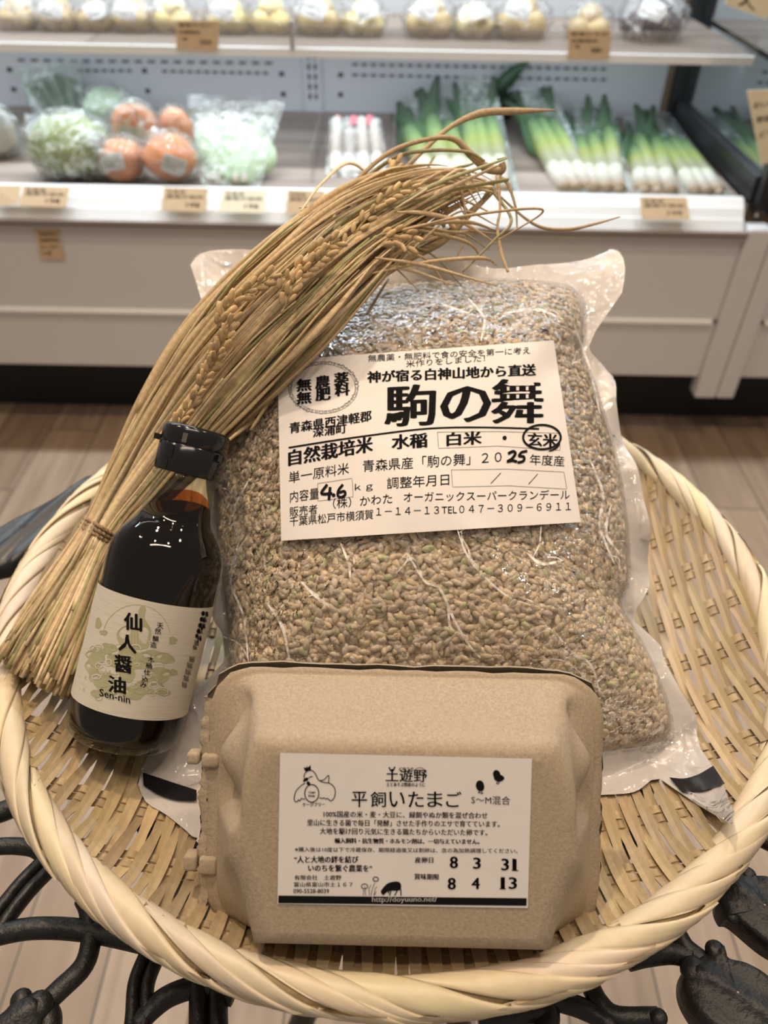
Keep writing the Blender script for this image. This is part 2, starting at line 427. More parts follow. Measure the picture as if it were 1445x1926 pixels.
# end wall (dark mirror glass), rear post, white side strip
pe = onZ(np.array([1271.0, 1396.0]), np.array([218.0, 392.0]), DECK)
XW = float((pe[0][0]+pe[1][0])/2)
box_part('end_glass', (XW+0.012, YF+0.03, DECK-0.02), (XW+0.018, YB, 1.5), M['glass_wall'], case)
box_part('end_post', (XW-0.012, YB-0.035, DECK), (XW+0.012, YB-0.001, 1.5), M['dark_metal'], case, 0.002)
box_part('end_skirt', (XW-0.002, YF+0.045, DECK), (XW+0.012, YB-0.03, DECK+0.05), M['dark_metal'], case, 0.002)
box_part('front_post', (XW+0.005, YF+0.02, DECK-0.01), (XW+0.03, YF+0.05, 1.5), M['dark_metal'], case, 0.002)
# end cover strip and foot
ec = MB(); xs = float(onY(1316, 742, YF)[0])
XG = float(onY(1445.5, 453, YF)[0])
z_ft = zY(744, YF, 1340)
box_part('end_cover', (XE, YF-0.012, z_ft), (XG-0.001, YF+0.03, z_rail0+0.004), M['case_white'], case, 0.004)

case2 = thing('display_case', 'neighbouring white refrigerated case at the right edge, beside the end glass', 'display case', (XG+0.9, (YF+YB)/2, 0))
box_part('end_cover', (XG+0.001, YF-0.012, z_ft), (XG+0.040, YF+0.03, z_rail0+0.004), M['case_white'], case2, 0.004)
box_part('front_panel', (XG+0.042, YF, z_pb), (XG+1.4, YF+0.03, z_gr-0.004), M['case_white'], case2, 0.003)
box_part('front_panel', (XG+0.042, YF, z_gr+0.006), (XG+1.4, YF+0.03, z_rail0), M['case_white'], case2, 0.003)
g = np.array([[[x, YF-0.010*math.cos(a)+0.002, z_gr+0.001+0.0075*math.sin(a)] for a in np.linspace(-1.5, 1.5, 9)] for x in (XG+0.05, XG+1.4)])
MB().grid(g).build('bumper_strip', M['rail_white'], case2)
box_part('deck', (XG, YF+0.03, DECK-0.02), (XG+1.4, YB, DECK), M['dark_metal'], case2)
box_part('back_panel', (XG, YB, DECK), (XG+1.4, YB+0.03, 1.5), M['case_back'], case2)
box_part('upper_shelf', (XG+0.002, YS+0.008, zs0), (XG+1.4, YB-0.03, zs1+0.002), M['shelf_wood'], case2)  # added shelf, edge and guard stand in for the upper shelf's mirror reflection
box_part('shelf_edge', (XG+0.002, YS, zs0-0.004), (XG+1.4, YS+0.010, zs1+0.004), M['rail_white'], case2, 0.001)
box_part('shelf_guard', (XG+0.004, YS+0.002, zs1+0.003), (XG+1.4, YS+0.006, zs1+0.06), M['acrylic'], case2)
box_part('front_post', (XG+0.0, YF+0.0, z_rail0+0.005), (XG+0.03, YF+0.02, 1.5), M['dark_metal'], case2, 0.002)
# ------------------------------------------------------------------ iron table
rng = np.random.default_rng(7)
random.seed(7)
ZT = 0.7185
table = thing('garden_table', 'black cast iron table with scrolls and leaf shapes under the bamboo tray', 'table', (0, 0, 0))
def scroll(P, w, name='scroll', double=False, flat=0.9, z=ZT, n=26):
    P = np.array(P, float); p = smooth_path(P, n); W = onZ(p[:, 0], p[:, 1], z)
    d = np.linalg.norm(W-CAM, axis=1).mean(); r = w*0.5*d/FPX*0.93
    mb = MB()
    if double:
        T = np.gradient(W, axis=0); S = np.cross(T, [0, 0, 1.0]); S /= np.linalg.norm(S, axis=1)[:, None]
        for sgn in (-1, 1): mb.tube(W+S*sgn*r*0.52, r*0.56, 12, flat=1.25)
        mb.tube(W-np.array([0, 0, r*0.3]), r*0.5, 10)
    else: mb.tube(W, r, 14, flat=flat)
    return mb.build(name, M['iron'], table)
scroll([(-40,1600),(0,1592),(40,1592),(70,1599),(100,1625)], 29)
scroll([(110,1606),(96,1620),(50,1666),(10,1716),(-15,1752)], 42, double=True)
scroll([(-30,1768),(0,1757),(66,1746),(156,1750),(265,1772),(345,1800)], 36)
scroll([(158,1690),(167,1712),(172,1760),(158,1815),(112,1862),(80,1892)], 34)
scroll([(300,1770),(285,1800),(266,1850),(262,1908),(256,1960)], 42, double=True)
scroll([(256,1930),(285,1898),(325,1870),(382,1856),(440,1872)], 36)
scroll([(392,1850),(392,1890),(392,1960)], 60, double=True)
scroll([(70,1893),(92,1915),(88,1960)], 40)
scroll([(-25,1530),(0,1528),(40,1512)], 36)
scroll([(1180,1805),(1215,1797),(1262,1792),(1300,1800)], 37)
scroll([(1262,1740),(1275,1762),(1290,1785),(1325,1812)], 36)
scroll([(1095,1825),(1108,1849),(1128,1886),(1161,1912),(1238,1914)], 33)
scroll([(1010,1866),(1040,1879),(1094,1896),(1140,1922),(1150,1960)], 34)
scroll([(900,1915),(965,1908),(1030,1902),(1020,1960)], 38)
scroll([(1405,1560),(1430,1576),(1480,1600)], 30)
def leaf(poly, name='leaf', th=0.010, z=ZT+0.004, mat='iron', ridges=3):
    P = np.array(poly, float); c = P.mean(0)
    ang = np.linspace(0, len(P), 64, endpoint=False); Q = smooth_path(np.vstack([P, P[:1]]), 65)[:-1]
    W = onZ(Q[:, 0], Q[:, 1], z); C = onZ(np.array([c[0]]), np.array([c[1]]), z)[0]
    ax = W[np.argmax(np.linalg.norm(W-C, axis=1))]-C; ax /= np.linalg.norm(ax); sd = np.cross([0, 0, 1], ax)
    G = []
    for f, dz in ((1.0, -th), (1.02, -th*0.4), (0.98, 0.0), (0.90, 0.0022), (0.75, 0.003), (0.5, 0.0032), (0.25, 0.0034), (0.02, 0.0034)):
        R = C+(W-C)*f; s_ = (R-C) @ sd
        R = R+np.outer(dz+(0.0012*np.cos(s_*420) if f < 0.95 else 0*s_), [0, 0, 1.0]); G.append(R)
    return MB().grid(np.array(G), closed_v=True).build(name, M[mat], table)
leaf([(1400,1632),(1416,1644),(1450,1652),(1530,1700),(1540,1790),(1500,1806),(1445,1781),(1383,1731),(1363,1724),(1353,1691),(1372,1655)])
leaf([(1356,1775),(1366,1798),(1406,1812),(1452,1842),(1510,1910),(1500,1980),(1400,1990),(1330,1936),(1296,1892),(1284,1852),(1296,1815)])
leaf([(62,1868),(40,1870),(25,1882),(5,1905),(-40,1935),(-60,1985),(0,2000),(60,1960),(82,1925),(85,1890)])
leaf([(178,892),(120,925),(50,967),(-10,1003),(-80,1045),(-80,1085),(0,1068),(27,1063),(62,1032),(110,990),(180,930)], mat='iron_flat')
def knob(px, py, w):
    w *= 0.72
    p = onZ(np.array(float(px)), np.array(float(py)), ZT+0.004); r = w*0.5*np.linalg.norm(p-CAM)/FPX
    return MB().ball(p, (r, r, r*0.6), 16, 10).build('boss', M['iron'], table)
for k in ((1346,1788,44),(1378,1722,36),(1408,1645,34),(40,1880,44),(1240,1913,36),(1306,1826,60),(72,1892,60)): knob(*k)
a = np.linspace(0, 2*np.pi, 73)
MB().tube(np.stack([0.150*np.cos(a), 0.150*np.sin(a), np.full(73, ZT-0.001)], 1), 0.006, 10, cap=False).build('ring', M['iron'], table)
for k in range(3):
    b_ = k*2*np.pi/3
    scr = np.array([[math.cos(b_)*r, math.sin(b_)*r, ZT] for r in (0, 0.07, 0.15)]); MB().tube(scr, 0.007, 10).build('spoke', M['iron'], table)
for b_ in (math.radians(222), math.radians(318), math.radians(95)):
    L = smooth_path([(0.15*math.cos(b_), 0.15*math.sin(b_), ZT), (0.14*math.cos(b_), 0.14*math.sin(b_), 0.55), (0.08*math.cos(b_), 0.08*math.sin(b_), 0.33), (0.18*math.cos(b_), 0.18*math.sin(b_), 0.10), (0.23*math.cos(b_), 0.23*math.sin(b_), 0.008)], 30)
    MB().tube(L, 0.011, 12).build('leg', M['iron'], table)

# ------------------------------------------------------------------ bamboo tray
ZF, DZ, RI = 0.7345, 0.040, 0.185
def zf(x, y): return ZF + DZ*(np.hypot(x, y)/RI)**5
tray = thing('bamboo_tray', 'round shallow woven bamboo tray with a thick twisted rim on the iron table', 'tray', (0, 0, ZF))
PX_, QY = 0.0040, 0.0285
warp = MB(); weft = MB()
BC = np.array([0.50, 0.375, 0.215])
for i in range(-47, 48):
    x = i*PX_+rng.normal(0, 0.0003); Y = math.sqrt(max(0, 0.188**2-x*x))
    if Y < 0.02: continue
    y = np.linspace(-Y, Y, int(Y*2/0.0028)+4); n = len(y)
    xs_ = x+0.0006*np.sin(y*40+i)
    z = zf(xs_, y)+0.0013*np.cos(np.pi*y/QY+np.pi*i)+0.0006
    P = np.stack([xs_, y, z], 1)
    r = np.hypot(xs_, y); sl_ = DZ*5*(r/RI)**4/RI*(xs_/np.maximum(r, 1e-4))
    W = np.stack([np.ones(n), np.zeros(n), sl_], 1); W /= np.linalg.norm(W, axis=1)[:, None]
    warp.ribbon(P, W, (0.00192+rng.normal(0, 0.00012))+0.00065*np.abs(np.cos(np.pi*y/QY)), -0.16, BC*rng.normal(1.0, 0.12)*np.array([1, rng.normal(1, 0.02), rng.normal(1, 0.05)]), 0.0007)
for j in range(-6, 7):
    for s_ in (-1, 1):
        y = j*QY+s_*0.0027+rng.normal(0, 0.0003); X = math.sqrt(max(0, 0.188**2-y*y))
        if X < 0.03: continue
        x = np.linspace(-X, X, int(2*X/0.0008)); n = len(x)
        z = zf(x, y)-0.0010*np.cos(np.pi*x/PX_+np.pi*j)+0.0004
        P = np.stack([x, np.full(n, y), z], 1)
        r = np.hypot(x, y); sl_ = DZ*5*(r/RI)**4/RI*(y/np.maximum(r, 1e-4))
        W = np.stack([np.zeros(n), np.ones(n), sl_], 1); W /= np.linalg.norm(W, axis=1)[:, None]
        weft.ribbon(P, W, 0.0023, 0.08, BC*rng.normal(1.0, 0.09), 0.0007)
warp.build('warp_strips', M['bamboo'], tray, smooth=False); weft.build('weft_strips', M['bamboo_x'], tray, smooth=False)
RC, RT = 0.1928, 0.0064
core = MB()
th = np.linspace(0, 2*np.pi, 200, endpoint=False); ph = np.linspace(0, 2*np.pi, 16, endpoint=False)
G = np.array([[[(RC+RT*0.86*math.cos(p))*math.cos(t), (RC+RT*0.86*math.cos(p))*math.sin(t), RIM_Z-0.004+RT*0.86*math.sin(p)] for p in ph] for t in th])
core.grid(G, closed_u=True, closed_v=True).build('rim_core', simple('rim_core', (0.30, 0.22, 0.12), 0.7, 0.2, 200), tray)
rimw = MB(); NS, TURNS = 6, 10
for k in range(NS*TURNS):
    t0 = 2*np.pi*k/(NS*TURNS)+rng.normal(0, 0.012); pitch = 2*np.pi/TURNS*rng.uniform(0.92, 1.08)
    wd = 2*np.pi/(NS*TURNS)*rng.uniform(1.08, 1.32); m_ = 44
    s_ = np.linspace(-0.04, 1.04, m_); phi = -2*np.pi*s_+0.3
    lift = rng.uniform(0.0, 0.0009); col = np.array([0.72, 0.605, 0.43])*rng.normal(1, 0.05)*np.array([1, rng.normal(1, 0.015), rng.normal(1, 0.05)])
    wob = 1+0.10*np.sin(s_*rng.uniform(4, 9)+rng.uniform(0, 6))
    rows = []
    for q in np.linspace(0, 1, 9):
        rr = RT*wob**0.3+lift+0.0011*q-0.0006*(2*q-1)**4+0.00022*math.sin(q*26+k)
        tt = t0+pitch*s_+wd*q*wob
        r_ = RC+rr*np.cos(phi)
        rows.append(np.stack([r_*np.cos(tt), r_*np.sin(tt), RIM_Z-0.004+rr*np.sin(phi)], 1))
    G = np.array(rows); ctr = G*0
    low = []
    for q in (1, 0):
        rr = RT-0.0006+lift; tt = t0+pitch*s_+wd*q*wob; r_ = RC+rr*np.cos(phi)
        low.append(np.stack([r_*np.cos(tt), r_*np.sin(tt), RIM_Z-0.004+rr*np.sin(phi)], 1))
    rimw.grid(np.concatenate([G, np.array(low)], 0), col, closed_u=True)
rimw.build('twisted_rim', M['rim'], tray)

# ------------------------------------------------------------------ bag of brown rice
AL = math.radians(30.0)
BO = np.array([0.004, CAM[1]+0.173, CAM[2]-0.332])
BU, BV, BN = np.array([1.0, 0, 0]), np.array([0, math.cos(AL), math.sin(AL)]), np.array([0, -math.sin(AL), math.cos(AL)])
def bag_uv(px, py):
    p = onP(np.asarray(px, float), np.asarray(py, float), BO, BN)-BO
    return np.stack([p @ BU, p @ BV], -1)
def bag_w(u, v, w):
    return BO+np.asarray(u)[..., None]*BU+np.asarray(v)[..., None]*BV+np.asarray(w)[..., None]*BN
FILL = [(398,600),(420,575),(480,555),(560,548),(640,545),(720,540),(800,535),(900,532),(1000,536),(1070,545),(1148,556),(1130,585),(1085,600),(1068,625),(1075,660),(1108,700),(1128,760),(1150,830),(1166,900),(1176,980),(1182,1060),(1180,1105),(1158,1140),(1185,1180),(1222,1240),(1248,1310),(1272,1385),(1200,1402),(1100,1415),(960,1425),(800,1430),(650,1430),(520,1425),(430,1410),(396,1370),(415,1310),(432,1240),(430,1180),(420,1100),(410,1020),(408,930),(404,830),(398,760),(392,680)]
FLNG = [(358,492),(378,470),(440,470),(540,484),(640,496),(720,500),(800,502),(900,502),(960,502),(1040,488),(1110,474),(1160,461),(1176,490),(1172,540),(1152,595),(1116,628),(1108,655),(1135,680),(1160,712),(1162,755),(1176,810),(1194,880),(1208,960),(1218,1040),(1224,1098),(1196,1150),(1204,1178),(1242,1204),(1254,1245),(1284,1310),(1306,1345),(1314,1400),(1346,1438),(1372,1490),(1392,1546),(1335,1522),(1290,1492),(1245,1464),(1200,1490),(1120,1497),(960,1510),(800,1530),(600,1560),(450,1580),(372,1577),(345,1562),(300,1532),(266,1512),(254,1480),(262,1440),(300,1378),(345,1310),(402,1272),(426,1236),(430,1200),(404,1170),(398,1120),(392,1040),(394,950),(398,860),(388,760),(386,680),(388,600),(376,556)]
NB = 288
ang = np.linspace(-np.pi, np.pi, NB, endpoint=False)
CUV = bag_uv(780.0, 985.0)
def polar(poly):
    P = np.array(poly, float); P = smooth_path(np.vstack([P, P[:1]]), len(P)*10)[:-1]
    U = bag_uv(P[:, 0], P[:, 1])-CUV
    a_ = np.arctan2(U[:, 1], U[:, 0]); o = np.argsort(a_); r_ = np.hypot(U[:, 0], U[:, 1])[o]; a_ = a_[o]
    return np.interp(ang, np.r_[a_[-1]-2*np.pi, a_, a_[0]+2*np.pi], np.r_[r_[-1], r_, r_[0]])
RF, RG = polar(FILL), polar(FLNG)
def csmooth(r, n): k = np.hanning(n+2)[1:-1]; k /= k.sum(); return np.convolve(np.r_[r[-n:], r, r[:n]], k, 'same')[n:-n]
RF = csmooth(RF, 9)
for c_ in ((1392,1546),(1160,461),(358,492),(254,1480)):      # keep the sharp corners of the sheet
    q_ = bag_uv(float(c_[0]), float(c_[1]))-CUV; i_ = int(np.argmin(np.abs((ang-math.atan2(q_[1], q_[0])+np.pi) % (2*np.pi)-np.pi))); RG[i_] = math.hypot(*q_)
RG = np.maximum(RG, RF+0.004)
TB = 0.046
def fill_f(u, v):
    du, dv = np.asarray(u)-CUV[0], np.asarray(v)-CUV[1]
    a_ = np.arctan2(dv, du); r_ = np.hypot(du, dv)
    return r_/np.interp(a_, np.r_[ang, np.pi], np.r_[RF, RF[0]]), a_
def bulge(u, v):
    f, a_ = fill_f(u, v); f = np.clip(f, 0, 1)
    top = 0.55+0.45*sstep(0.0, 0.10, np.asarray(v))
    return TB*top*np.clip(1-f**3.4, 0, 1)**0.62*(1-0.10*f) + 0.0015*np.sin(np.asarray(u)*55+1)*np.cos(np.asarray(v)*48)*np.clip(1-f, 0, 1)
def flange_wave(a_, g):
    return g*(0.0035*np.sin(a_*9+0.7)+0.0022*np.sin(a_*21+2.0)+0.004*np.cos(a_*4))
def lift(P, m):
    """the flexible sheet bends up where it would go under the tray: slide towards the eye until it lies on the weave"""
    P = np.array(P, float); D_ = CAM-P; D_ /= np.linalg.norm(D_, axis=-1)[..., None]
    for _ in range(12):
        r_ = np.hypot(P[..., 0], P[..., 1]); tz = np.where(r_ < RC+0.012, np.minimum(zf(P[..., 0], P[..., 1]), RIM_Z+0.004)+0.014*sstep(0.176, 0.187, r_)+m, -1)
        P = P+D_*(np.clip(tz-P[..., 2], 0, 0.05)*0.9)[..., None]
    return P
def bag_sheet(fun, rings, m=0.0035):
    G = []
    for f, g in rings:
        r_ = RF*f if g <= 0 else RF+(RG-RF)*g
        u = CUV[0]+r_*np.cos(ang); v = CUV[1]+r_*np.sin(ang)
        G.append(lift(bag_w(u, v, fun(u, v, f, g)), m))
    return np.array(G)
rings = [(f, 0) for f in np.r_[np.linspace(0.01, 0.8, 26), np.linspace(0.83, 1.0, 12)]]+[(1, g) for g in np.linspace(0.1, 1.0, 9)]
bag = thing('rice_bag', 'large clear vacuum bag of brown rice with a white printed label leaning in the tray', 'bag of rice', tuple(BO))
wave = lambda u, v, g: flange_wave(np.arctan2(v-CUV[1], u-CUV[0]), g)
def back_fun(u, v, f, g):
    if g > 0: return wave(u, v, g)-0.0004
    return -0.030*(0.3+0.7*sstep(0.02, 0.2, v))*np.clip(1-f**3, 0, 1)**0.7-0.0004
t_ = NT('bag_backing'); v_ = t_.coord()
t_.bsdf((0.64, 0.615, 0.60), 0.28, t_.bump(t_.noise(v_, 60, 2), 0.25, 0.003))
MB().grid(bag_sheet(back_fun, rings), closed_v=True).build('backing_sheet', t_.m, bag)
# dark printed bar across the bottom flange (left and right ends show)
def bar(poly, name='printed_bar'):
    rows = []
    for (x0, y0), (x1, y1) in poly:
        rows.append([(x0+(x1-x0)*k/5, y0+(y1-y0)*k/5) for k in range(6)])
    R_ = np.array(rows); R2 = smooth_path(R_.reshape(len(rows), -1), 20).reshape(20, 6, 2)
    uv = bag_uv(R2[..., 0], R2[..., 1]); f, a_ = fill_f(uv[..., 0], uv[..., 1])
    rf = np.interp(a_, np.r_[ang, np.pi], np.r_[RF, RF[0]]); rg = np.interp(a_, np.r_[ang, np.pi], np.r_[RG, RG[0]])
    g = np.clip((f*rf-rf)/(rg-rf), 0, 1)
    P = lift(bag_w(uv[..., 0], uv[..., 1], flange_wave(a_, g)+0.0018), 0.0052)
    return MB().grid(P).build(name, simple('bar_black', (0.012, 0.011, 0.013), 0.15, 0.2, 80), bag)
bar([((264,1453),(264,1477)),((292,1462),(292,1494)),((325,1473),(325,1504)),((368,1486),(368,1506))])
bar([((1262,1462),(1290,1490)),((1288,1464),(1302,1489)),((1315,1456),(1330,1486)),((1341,1440),(1365,1474))])
# rice
rice = MB()
def rice_bed(u, v, f, g): return np.maximum(bulge(u, v)-0.0042, 0.0003)
rice.grid(bag_sheet(rice_bed, [r for r in rings if r[1] <= 0], 0.0045), (0.45, 0.35, 0.23), closed_v=True)
NG = 18500
a_ = rng.uniform(-np.pi, np.pi, NG*3); f_ = np.sqrt(rng.uniform(0, 1, NG*3))
rr = np.interp(a_, np.r_[ang, np.pi], np.r_[RF, RF[0]])
keep = rng.uniform(0, 1, NG*3) < (rr/RF.max())**2
a_, f_, rr = a_[keep][:NG], f_[keep][:NG]*0.992, rr[keep][:NG]
u = CUV[0]+rr*f_*np.cos(a_); v = CUV[1]+rr*f_*np.sin(a_)
e = 1e-3
h0 = bulge(u, v); hu = (bulge(u+e, v)-h0)/e; hv = (bulge(u, v+e)-h0)/e
hu = np.clip(hu, -2.5, 2.5); hv = np.clip(hv, -2.5, 2.5)
nrm = BN-hu[:, None]*BU-hv[:, None]*BV; nrm /= np.linalg.norm(nrm, axis=1)[:, None]
P = bag_w(u, v, h0)-nrm*(0.0016+rng.uniform(0, 0.0036, len(u)))[:, None]
yaw = rng.uniform(0, 2*np.pi, len(u)); t1 = np.cross(nrm, np.broadcast_to(BU, nrm.shape)); t1 /= np.linalg.norm(t1, axis=1)[:, None]
t2 = np.cross(nrm, t1)
d = np.cos(yaw)[:, None]*t1+np.sin(yaw)[:, None]*t2+rng.normal(0, 0.28, len(u))[:, None]*nrm; d /= np.linalg.norm(d, axis=1)[:, None]
b1 = np.cross(d, nrm); b1 /= np.linalg.norm(b1, axis=1)[:, None]; b2 = np.cross(d, b1)
LN = rng.normal(0.00265, 0.0002, len(u)); WD = rng.normal(0.00150, 0.00010, len(u)); TH = WD*0.72
pr_s = [(-1, 0.0), (-0.86, 0.50), (-0.5, 0.88), (0, 1.0), (0.5, 0.90), (0.86, 0.52), (1, 0.0)]
nn = 7
base = []
for (s_, r_) in pr_s:
    for q in range(nn):
        aa = 2*np.pi*q/nn; base.append((s_, r_*math.cos(aa), r_*math.sin(aa)))
base = np.array(base)
GV = P[:, None]+base[None, :, 0, None]*(d*LN[:, None])[:, None]+base[None, :, 1, None]*(b1*WD[:, None])[:, None]+base[None, :, 2, None]*(b2*TH[:, None])[:, None]
bf = np.array([(i*nn+j, i*nn+(j+1) % nn, (i+1)*nn+(j+1) % nn, (i+1)*nn+j) for i in range(6) for j in range(nn)])
hue = rng.uniform(0, 1, len(u)); br = rng.normal(1, 0.12, len(u))
gc = np.array([0.80, 0.665, 0.49])*br[:, None]*np.stack([1+0.08*(hue-0.5), np.ones(len(u)), 1-0.25*(hue-0.5)], 1)
green = rng.uniform(0, 1, len(u)) < 0.07; gc[green] = np.array([0.62, 0.63, 0.36])*br[green][:, None]
pale = rng.uniform(0, 1, len(u)) < 0.03; gc[pale] = np.array([0.72, 0.64, 0.50])
FF = (bf[None]+(np.arange(len(u))*len(base))[:, None, None]).reshape(-1, 4)
rice.V.append(GV.reshape(-1, 3)); rice.F.extend((FF+rice.n).tolist()); rice.n += GV.shape[0]*GV.shape[1]
rice.C.append(np.repeat(gc, len(base), 0)); rice.hasc = True
M['rice'] = tinted('rice_grain', (1, 1, 1), 0.38, 500, 0.12, 0.05, Subsurface__Weight=0.0)
ro = rice.build('rice_grains', M['rice'], bag); ro['kind'] = 'stuff'
# clear film with grain relief, creases and highlights
M['bagfilm'] = film('bag_film', (0.985, 0.975, 0.965), 0.035, 0.04, (0.85, 0.80, 0.75), ((300, 0.7), (140, 0.8), (40, 0.5)), 1.0, 0.010, 1.7)
M['sealfilm'] = film('seal_film', (0.99, 0.98, 0.975), 0.06, 0.03, (0.85, 0.80, 0.75), ((70, 0.7), (20, 0.8)), 0.9, 0.012, 1.3)
def film_fun(u, v, f, g):
    if g > 0: return wave(u, v, g)+0.0007+0.0006*np.sin(u*300)*np.sin(v*260)*g
    return bulge(u, v)+0.0012+0.0003*np.sin(u*900+3*np.sin(v*300))*np.sin(v*800)
MB().grid(bag_sheet(film_fun, [r for r in rings if r[1] <= 0.15], 0.0058), closed_v=True).build('clear_film', M['bagfilm'], bag)
MB().grid(bag_sheet(film_fun, [r for r in rings if r[1] >= 0.09], 0.0046), closed_v=True).build('seal_film', M['sealfilm'], bag)

# ---- decals: print on a surface found along the sight lines of its place in the photograph
class Plane:
    def __init__(s, o, n): s.o, s.n_ = np.asarray(o, float), np.asarray(n, float)
    def hit(s, px, py, eps): return onP(px, py, s.o+s.n_*eps, s.n_)
class BagSurf:
    off = 0.0022
    def hit(s, px, py, eps):
        px = np.asarray(px, float); py = np.asarray(py, float); d = _dir(px, py)
        t = ((BO-CAM) @ BN)/(d @ BN)
        for _ in range(14):
            p = CAM+d*t[..., None]-BO; u, v, w = p @ BU, p @ BV, p @ BN
            h = s.label_h(u, v)+eps
            t = t+(h-w)/(d @ BN)
        return CAM+d*t[..., None]
    @staticmethod
    def label_h(u, v): return bulge(u, v)+0.0026
class Cyl:
    def __init__(s, o, a, r): s.o, s.a, s.r = np.asarray(o, float), np.asarray(a, float), r
    def hit(s, px, py, eps):
        d = _dir(px, py); d = d/np.linalg.norm(d, axis=-1)[..., None]; r = s.r+eps
        m = CAM-s.o; dp = d-(d @ s.a)[..., None]*s.a; mp = m-(m @ s.a)*s.a
        A = (dp*dp).sum(-1); B = 2*(dp @ mp); C = mp @ mp-r*r
        disc = np.maximum(B*B-4*A*C, 0); t = (-B-np.sqrt(disc))/(2*A)
        return CAM+d*t[..., None]
_dg_obj = {}
def text_mesh(body):
    c = bpy.data.curves.new('lettering_source', 'FONT'); c.body = body; c.resolution_u = 2
    o = bpy.data.objects.new('lettering_source', c); COL.objects.link(o)
    dg = bpy.context.evaluated_depsgraph_get(); me = o.evaluated_get(dg).to_mesh()
    V = np.array([v.co[:2] for v in me.vertices]).reshape(-1, 2); F = [tuple(p.vertices) for p in me.polygons]
    bpy.data.objects.remove(o); bpy.data.curves.remove(c)
    return V, F
class Decal:
    def __init__(s, surf, eps, org=(0, 0), k=1.0): s.s, s.eps, s.org, s.k, s.mb = surf, eps, org, k, MB()
    def px(s, P):
        P = np.asarray(P, float); return P/s.k+np.asarray(s.org, float)
    def poly2(s, V, F):
        Q = s.px(V); s.mb.add(s.s.hit(Q[:, 0], Q[:, 1], s.eps), F)
    def text(s, body, x0, y0, x1, y1, h, bold=0.0, boldy=0.0, spread=False, em=True):
        """baseline (x0,y0)-(x1,y1), cell height h, in photo pixels (or the crop's)"""
        if spread and len(body) > 1:
            n = len(body); cw = h*0.98; L = x1-x0
            for i, ch in enumerate(body):
                if ch in ' \u3000': continue
                fa = (L-cw)*i/(n-1)/L; fb = fa+cw/L
                s.text(ch, x0+(x1-x0)*fa, y0+(y1-y0)*fa, x0+(x1-x0)*fb, y0+(y1-y0)*fb, h, bold, boldy)
            return
        V, F = text_mesh(body)
        if not len(V): return
        a, b = V[:, 0].min(), V[:, 0].max(); lo, hi = V[:, 1].min(), V[:, 1].max()
        if len(body) > 1 or not em:
            pass
        tx = (V[:, 0]-a)/max(b-a, 1e-6); ty = (V[:, 1]-lo)/max(hi-lo, 1e-6)
        Q = np.stack([x0+(x1-x0)*tx, y0+(y1-y0)*tx-h*ty], 1)
        shifts = [(0, 0)]
        if bold: shifts += [(bold*k, 0) for k in (-1, -0.5, 0.5, 1)]
        if boldy: shifts += [(0, -boldy), (0, boldy)]
        for dx, dy in shifts: s.poly2(Q+np.array([dx, dy]), F)
    def line(s, P, w, n=None, closed=False, taper=False):
        P = np.asarray(P, float)
        if closed: P = np.vstack([P, P[:1]])
        if n: P = smooth_path(P, n)
        else:
            P = np.vstack([np.linspace(P[i], P[i+1], 9)[:-1] for i in range(len(P)-1)]+[P[-1:]])
        T = np.gradient(P, axis=0); T /= np.linalg.norm(T, axis=1)[:, None]+1e-9; N = np.stack([-T[:, 1], T[:, 0]], 1)
        k = len(P); ww = np.full(k, w/2.0)
        if taper: ww = ww*np.sqrt(np.clip(np.sin(np.linspace(0.12, np.pi-0.12, k)), 0.05, 1))
        V = np.vstack([P-N*ww[:, None], P+N*ww[:, None]])
        s.poly2(V, [(i, i+1, k+i+1, k+i) for i in range(k-1)])
    def blob(s, P, n=None):
        P = np.asarray(P, float)
        if n: P = smooth_path(np.vstack([P, P[:1]]), n+1)[:-1]
        c = P.mean(0); k = len(P)
        s.poly2(np.vstack([P, c[None]]), [(i, (i+1) % k, k) for i in range(k)])
    def disc(s, x, y, r, n=16, ry=None):
        a = np.arange(n)*2*np.pi/n; s.blob(np.stack([x+r*np.cos(a), y+(ry or r)*np.sin(a)], 1))
    def ring(s, x, y, rx, ry, w, n=48, a0=0, a1=2*np.pi):
        a = np.linspace(a0, a1, n); s.line(np.stack([x+rx*np.cos(a), y+ry*np.sin(a)], 1), w, n*2)
    def build(s, name, m, parent): return s.mb.build(name, m, parent, smooth=False)

def quad_sheet(surf, q, eps, nu, nv, wob=0.0):
    TL, TR, BR, BL = [np.array(x, float) for x in q]
    s_ = np.linspace(0, 1, nu); t_ = np.linspace(0, 1, nv); S, T = np.meshgrid(s_, t_, indexing='ij')
    Q = ((1-S)*(1-T))[..., None]*TL+(S*(1-T))[..., None]*TR+(S*T)[..., None]*BR+((1-S)*T)[..., None]*BL
    return surf.hit(Q[..., 0], Q[..., 1], eps)
BS = BagSurf()
M['paper'] = simple('label_paper', (0.80, 0.76, 0.73), 0.5, 0.02, 90, 0.1, 0.0004)
lab = MB().grid(quad_sheet(BS, [(522,678),(1042,640),(1093,982),(529,1017)], 0.0, 40, 28)).build('paper_label', M['paper'], bag)
D = Decal(BS, 0.00022, (520, 630), 2.491)
D.text('無農薬・無肥料で食の安全を第一に考え', 430,126, 1190,88, 33)
D.text('米作りをしました！', 608,152, 978,124, 32)
D.text('神が宿る白神山地から直送', 428,224, 1215,189, 54, 3.0, 0.8)
D.text('駒', 513,430, 742,420, 192, 7.5, 1.5); D.text('の', 775,410, 1000,404, 166, 8, 2); D.text('舞', 1013,414, 1245,412, 206, 7.5, 1.5)
for ch, x, y in (('無',97,266),('農',184,252),('薬',272,236),('無',97,326),('肥',186,310),('料',276,288)): D.text(ch, x,y, x+66,y-7, 58, 3.4, 0.8)
